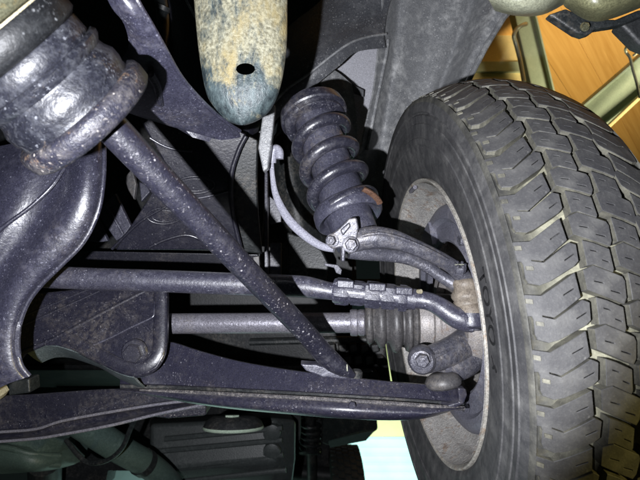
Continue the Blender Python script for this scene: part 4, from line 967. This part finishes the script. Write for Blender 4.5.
# ------------------------------------------------------------------ brake hose and brackets
bh = thing('brake_hose', 'pale grey brake hose curving down beside the coil spring', 'hose', P(275, 170, .74))
hp = cr([(271.5, 160, .74), (272.5, 176, .74), (275, 192, .738), (281, 207, .735), (290, 221, .73), (302, 233, .725), (314, 242, .72), (324, 247, .715), (334, 249, .71)], 6)
MB().tube(pp(hp), [q[0] for q in cr([(x,) for x in (.0035, .0040, .0052, .0065, .0072, .0072, .0066, .0060, .0055)], 6)], 14, flat=(FW, .6)).build('hose', 'hose', bh, 60)
MB().tube(pp(cr([(279.5, 159, .735), (279.5, 152, .735), (276.5, 148.5, .736), (273.5, 151, .737), (272.5, 158, .739), (272.3, 163, .74)], 5)), .0066, 14).build('elbow', 'hose', bh, 60)
MB().hexnut(P(272, 158, .74), -UP, .0068, .007).build('fitting', 'hose', bh, 30)
vb = thing('strip_bracket', 'narrow grey upright bracket strips in the dark gap left of the hose', 'bracket', P(270, 235, .95))
plate([(264.5, 172, .92), (267.5, 172, .92), (268, 276, .90), (264.5, 276, .90)], FW * .02).build('strip', 'tie_paint', vb, 35, .001)
plate([(269.5, 196, .95), (281, 206, .95), (281, 222, .95), (270, 224, .95)], FW * .02).build('strip', 'shock_body', vb, 35, .001)
plate([(270, 243, .95), (281, 243, .95), (281, 278, .94), (270, 278, .94)], FW * .02).build('strip', 'shock_body', vb, 35, .001)
hb_ = thing('hook_bracket', 'small cream grey hooked tab hanging left of the bracket strips', 'bracket', P(251, 215, .82))
plate([(247, 184, .82), (250, 192, .82), (255, 205, .82), (256.5, 217, .82), (253, 217, .82), (249.5, 214, .82), (248, 218, .82), (250, 227, .82), (254, 231, .82), (255, 237, .82), (251.5, 241, .82), (250, 236, .82), (247, 227, .82), (245.5, 214, .82), (246, 200, .82)], FW * .008).build('tab', 'boot_rubber', hb_, 35, .001)
plate([(253, 257, .82), (259, 256, .82), (260, 272, .82), (256, 272, .82), (253.5, 264, .82)], FW * .008).build('foot', 'boot_rubber', hb_, 35, .001)
for nm, lab, pts_, r_ in (('brake_pipe', 'thin steel brake pipe running up the dark bulkhead nearest the tower plate', [(236, 262, .98), (238, 230, .98), (243, 190, .98), (246, 150, .99), (262, 120, 1.0), (290, 100, 1.02)], .0042),
                        ('brake_pipe', 'thin steel brake pipe beside the upright bracket strips behind the hose', [(258, 290, .97), (259, 262, .97), (262, 225, .98), (263, 190, .98), (268, 150, .99), (290, 118, 1.0)], .0038)):
    pm = MB(); pm.tube(pp(cr(pts_, 6)), r_, 10); tag(pm.build(nm, 'dark_paint', None, 60), lab, 'pipe')
sd = thing('wing_stay', 'dark folded sheet stay in the depth between tow eye and coil spring', 'stay', P(285, 180, 1.08))
m = MB(); m.sheet([pp([(262, 110, 1.1), (280, 104, 1.06), (300, 110, 1.1)]), pp([(268, 170, 1.1), (288, 165, 1.06), (312, 172, 1.1)]), pp([(280, 240, 1.1), (300, 236, 1.06), (330, 245, 1.1)])], .005, 4, 4)
m.build('sheet', 'dark_paint', sd, 60)
for (x_, y_) in ((282, 130), (291, 190)): bolt(sd, x_, y_, 1.06, .008, .008, TO, 'dark_paint')
dp = thing('support_plate', 'dim grey plate behind the hose, above the tie rod', 'plate', P(305, 255, .92))
plate([(287, 232, .93), (300, 236, .93), (322, 250, .92), (329, 264, .92), (326, 282, .91), (288, 282, .92)], FW * .02).build('plate', 'dark_paint', dp, 35, .004)
plate([(324, 263, .80), (338, 265, .80), (342, 270, .80), (341, 275, .80), (336, 273, .80), (334, 268, .80), (325, 266, .80)], FW * .006).build('clip', 'forged', dp, 35, .001)

lm = thing('wiring_loom', 'dark taped wiring loom running up behind the bushing bracket', 'wiring', P(160, 60, .80))
MB().tube(pp(cr([(150, 110, .82), (152, 80, .80), (160, 50, .79), (163, 20, .80), (158, -20, .82)], 6)), .011, 14).build('loom', 'dark_paint', lm, 60)
for (x_, y_) in ((153, 82), (162, 40), (163, 8)): MB().tube(pp([(x_ - .6, y_ + 2.2, .796), (x_ + .6, y_ - 2.2, .794)]), .0128, 14).build('tape_band', 'near_black', lm, 60)
# ------------------------------------------------------------------ bumper underside at the top right
bp = thing('bumper_corner', 'pale rounded bumper underside with dark bracket in the upper right corner', 'bumper', P(570, 0, .40))
m = MB()
m.sheet([pp([(470, -50, .42), (515, -40, .40), (560, -50, .40), (600, -60, .42)]), pp([(484, -10, .40), (515, -8, .385), (550, -12, .385), (582, -30, .40)]), pp([(491, 4, .41), (516, 10, .395), (545, 8, .395), (568, -6, .41)]), pp([(495, 11, .43), (517, 16, .42), (542, 15, .42), (563, 5, .43)])], .006, 5, 5, FW + UP)
m.build('moulding', 'bumper_pale', bp, 60)
m = MB()
m.sheet([pp([(556, -40, .42), (590, -30, .39), (620, -35, .39), (670, -50, .41)]), pp([(560, -8, .42), (590, 2, .39), (620, -2, .39), (660, -20, .41)]), pp([(563, 4, .43), (590, 13, .405), (615, 12, .405), (655, -4, .42)]), pp([(566, 8, .45), (588, 20.5, .43), (611, 19, .43), (650, 4, .44)])], .006, 5, 5, FW + UP)
m.build('moulding', 'bumper_olive', bp, 60)
plate([(549, 14, .47), (566, 8, .47), (590, 18, .47), (616, 19, .47), (640, 9, .47), (650, 12, .47), (640, 17, .47), (622, 24.5, .47), (596, 28.5, .47), (593, 32.5, .47), (585, 35, .47), (577, 32.5, .47)], FW * .012).build('bracket', 'dark_paint', bp, 35, .003)
bolt(bp, 584.5, 27, .466, .0035, .004, TO, 'galvanised')
plate([(620, 23, .48), (644, 14, .48), (660, 20, .48), (660, 52, .48), (641, 44, .48), (630, 33, .48)], FW * .02).build('skirt', 'near_black', bp, 35, .004)
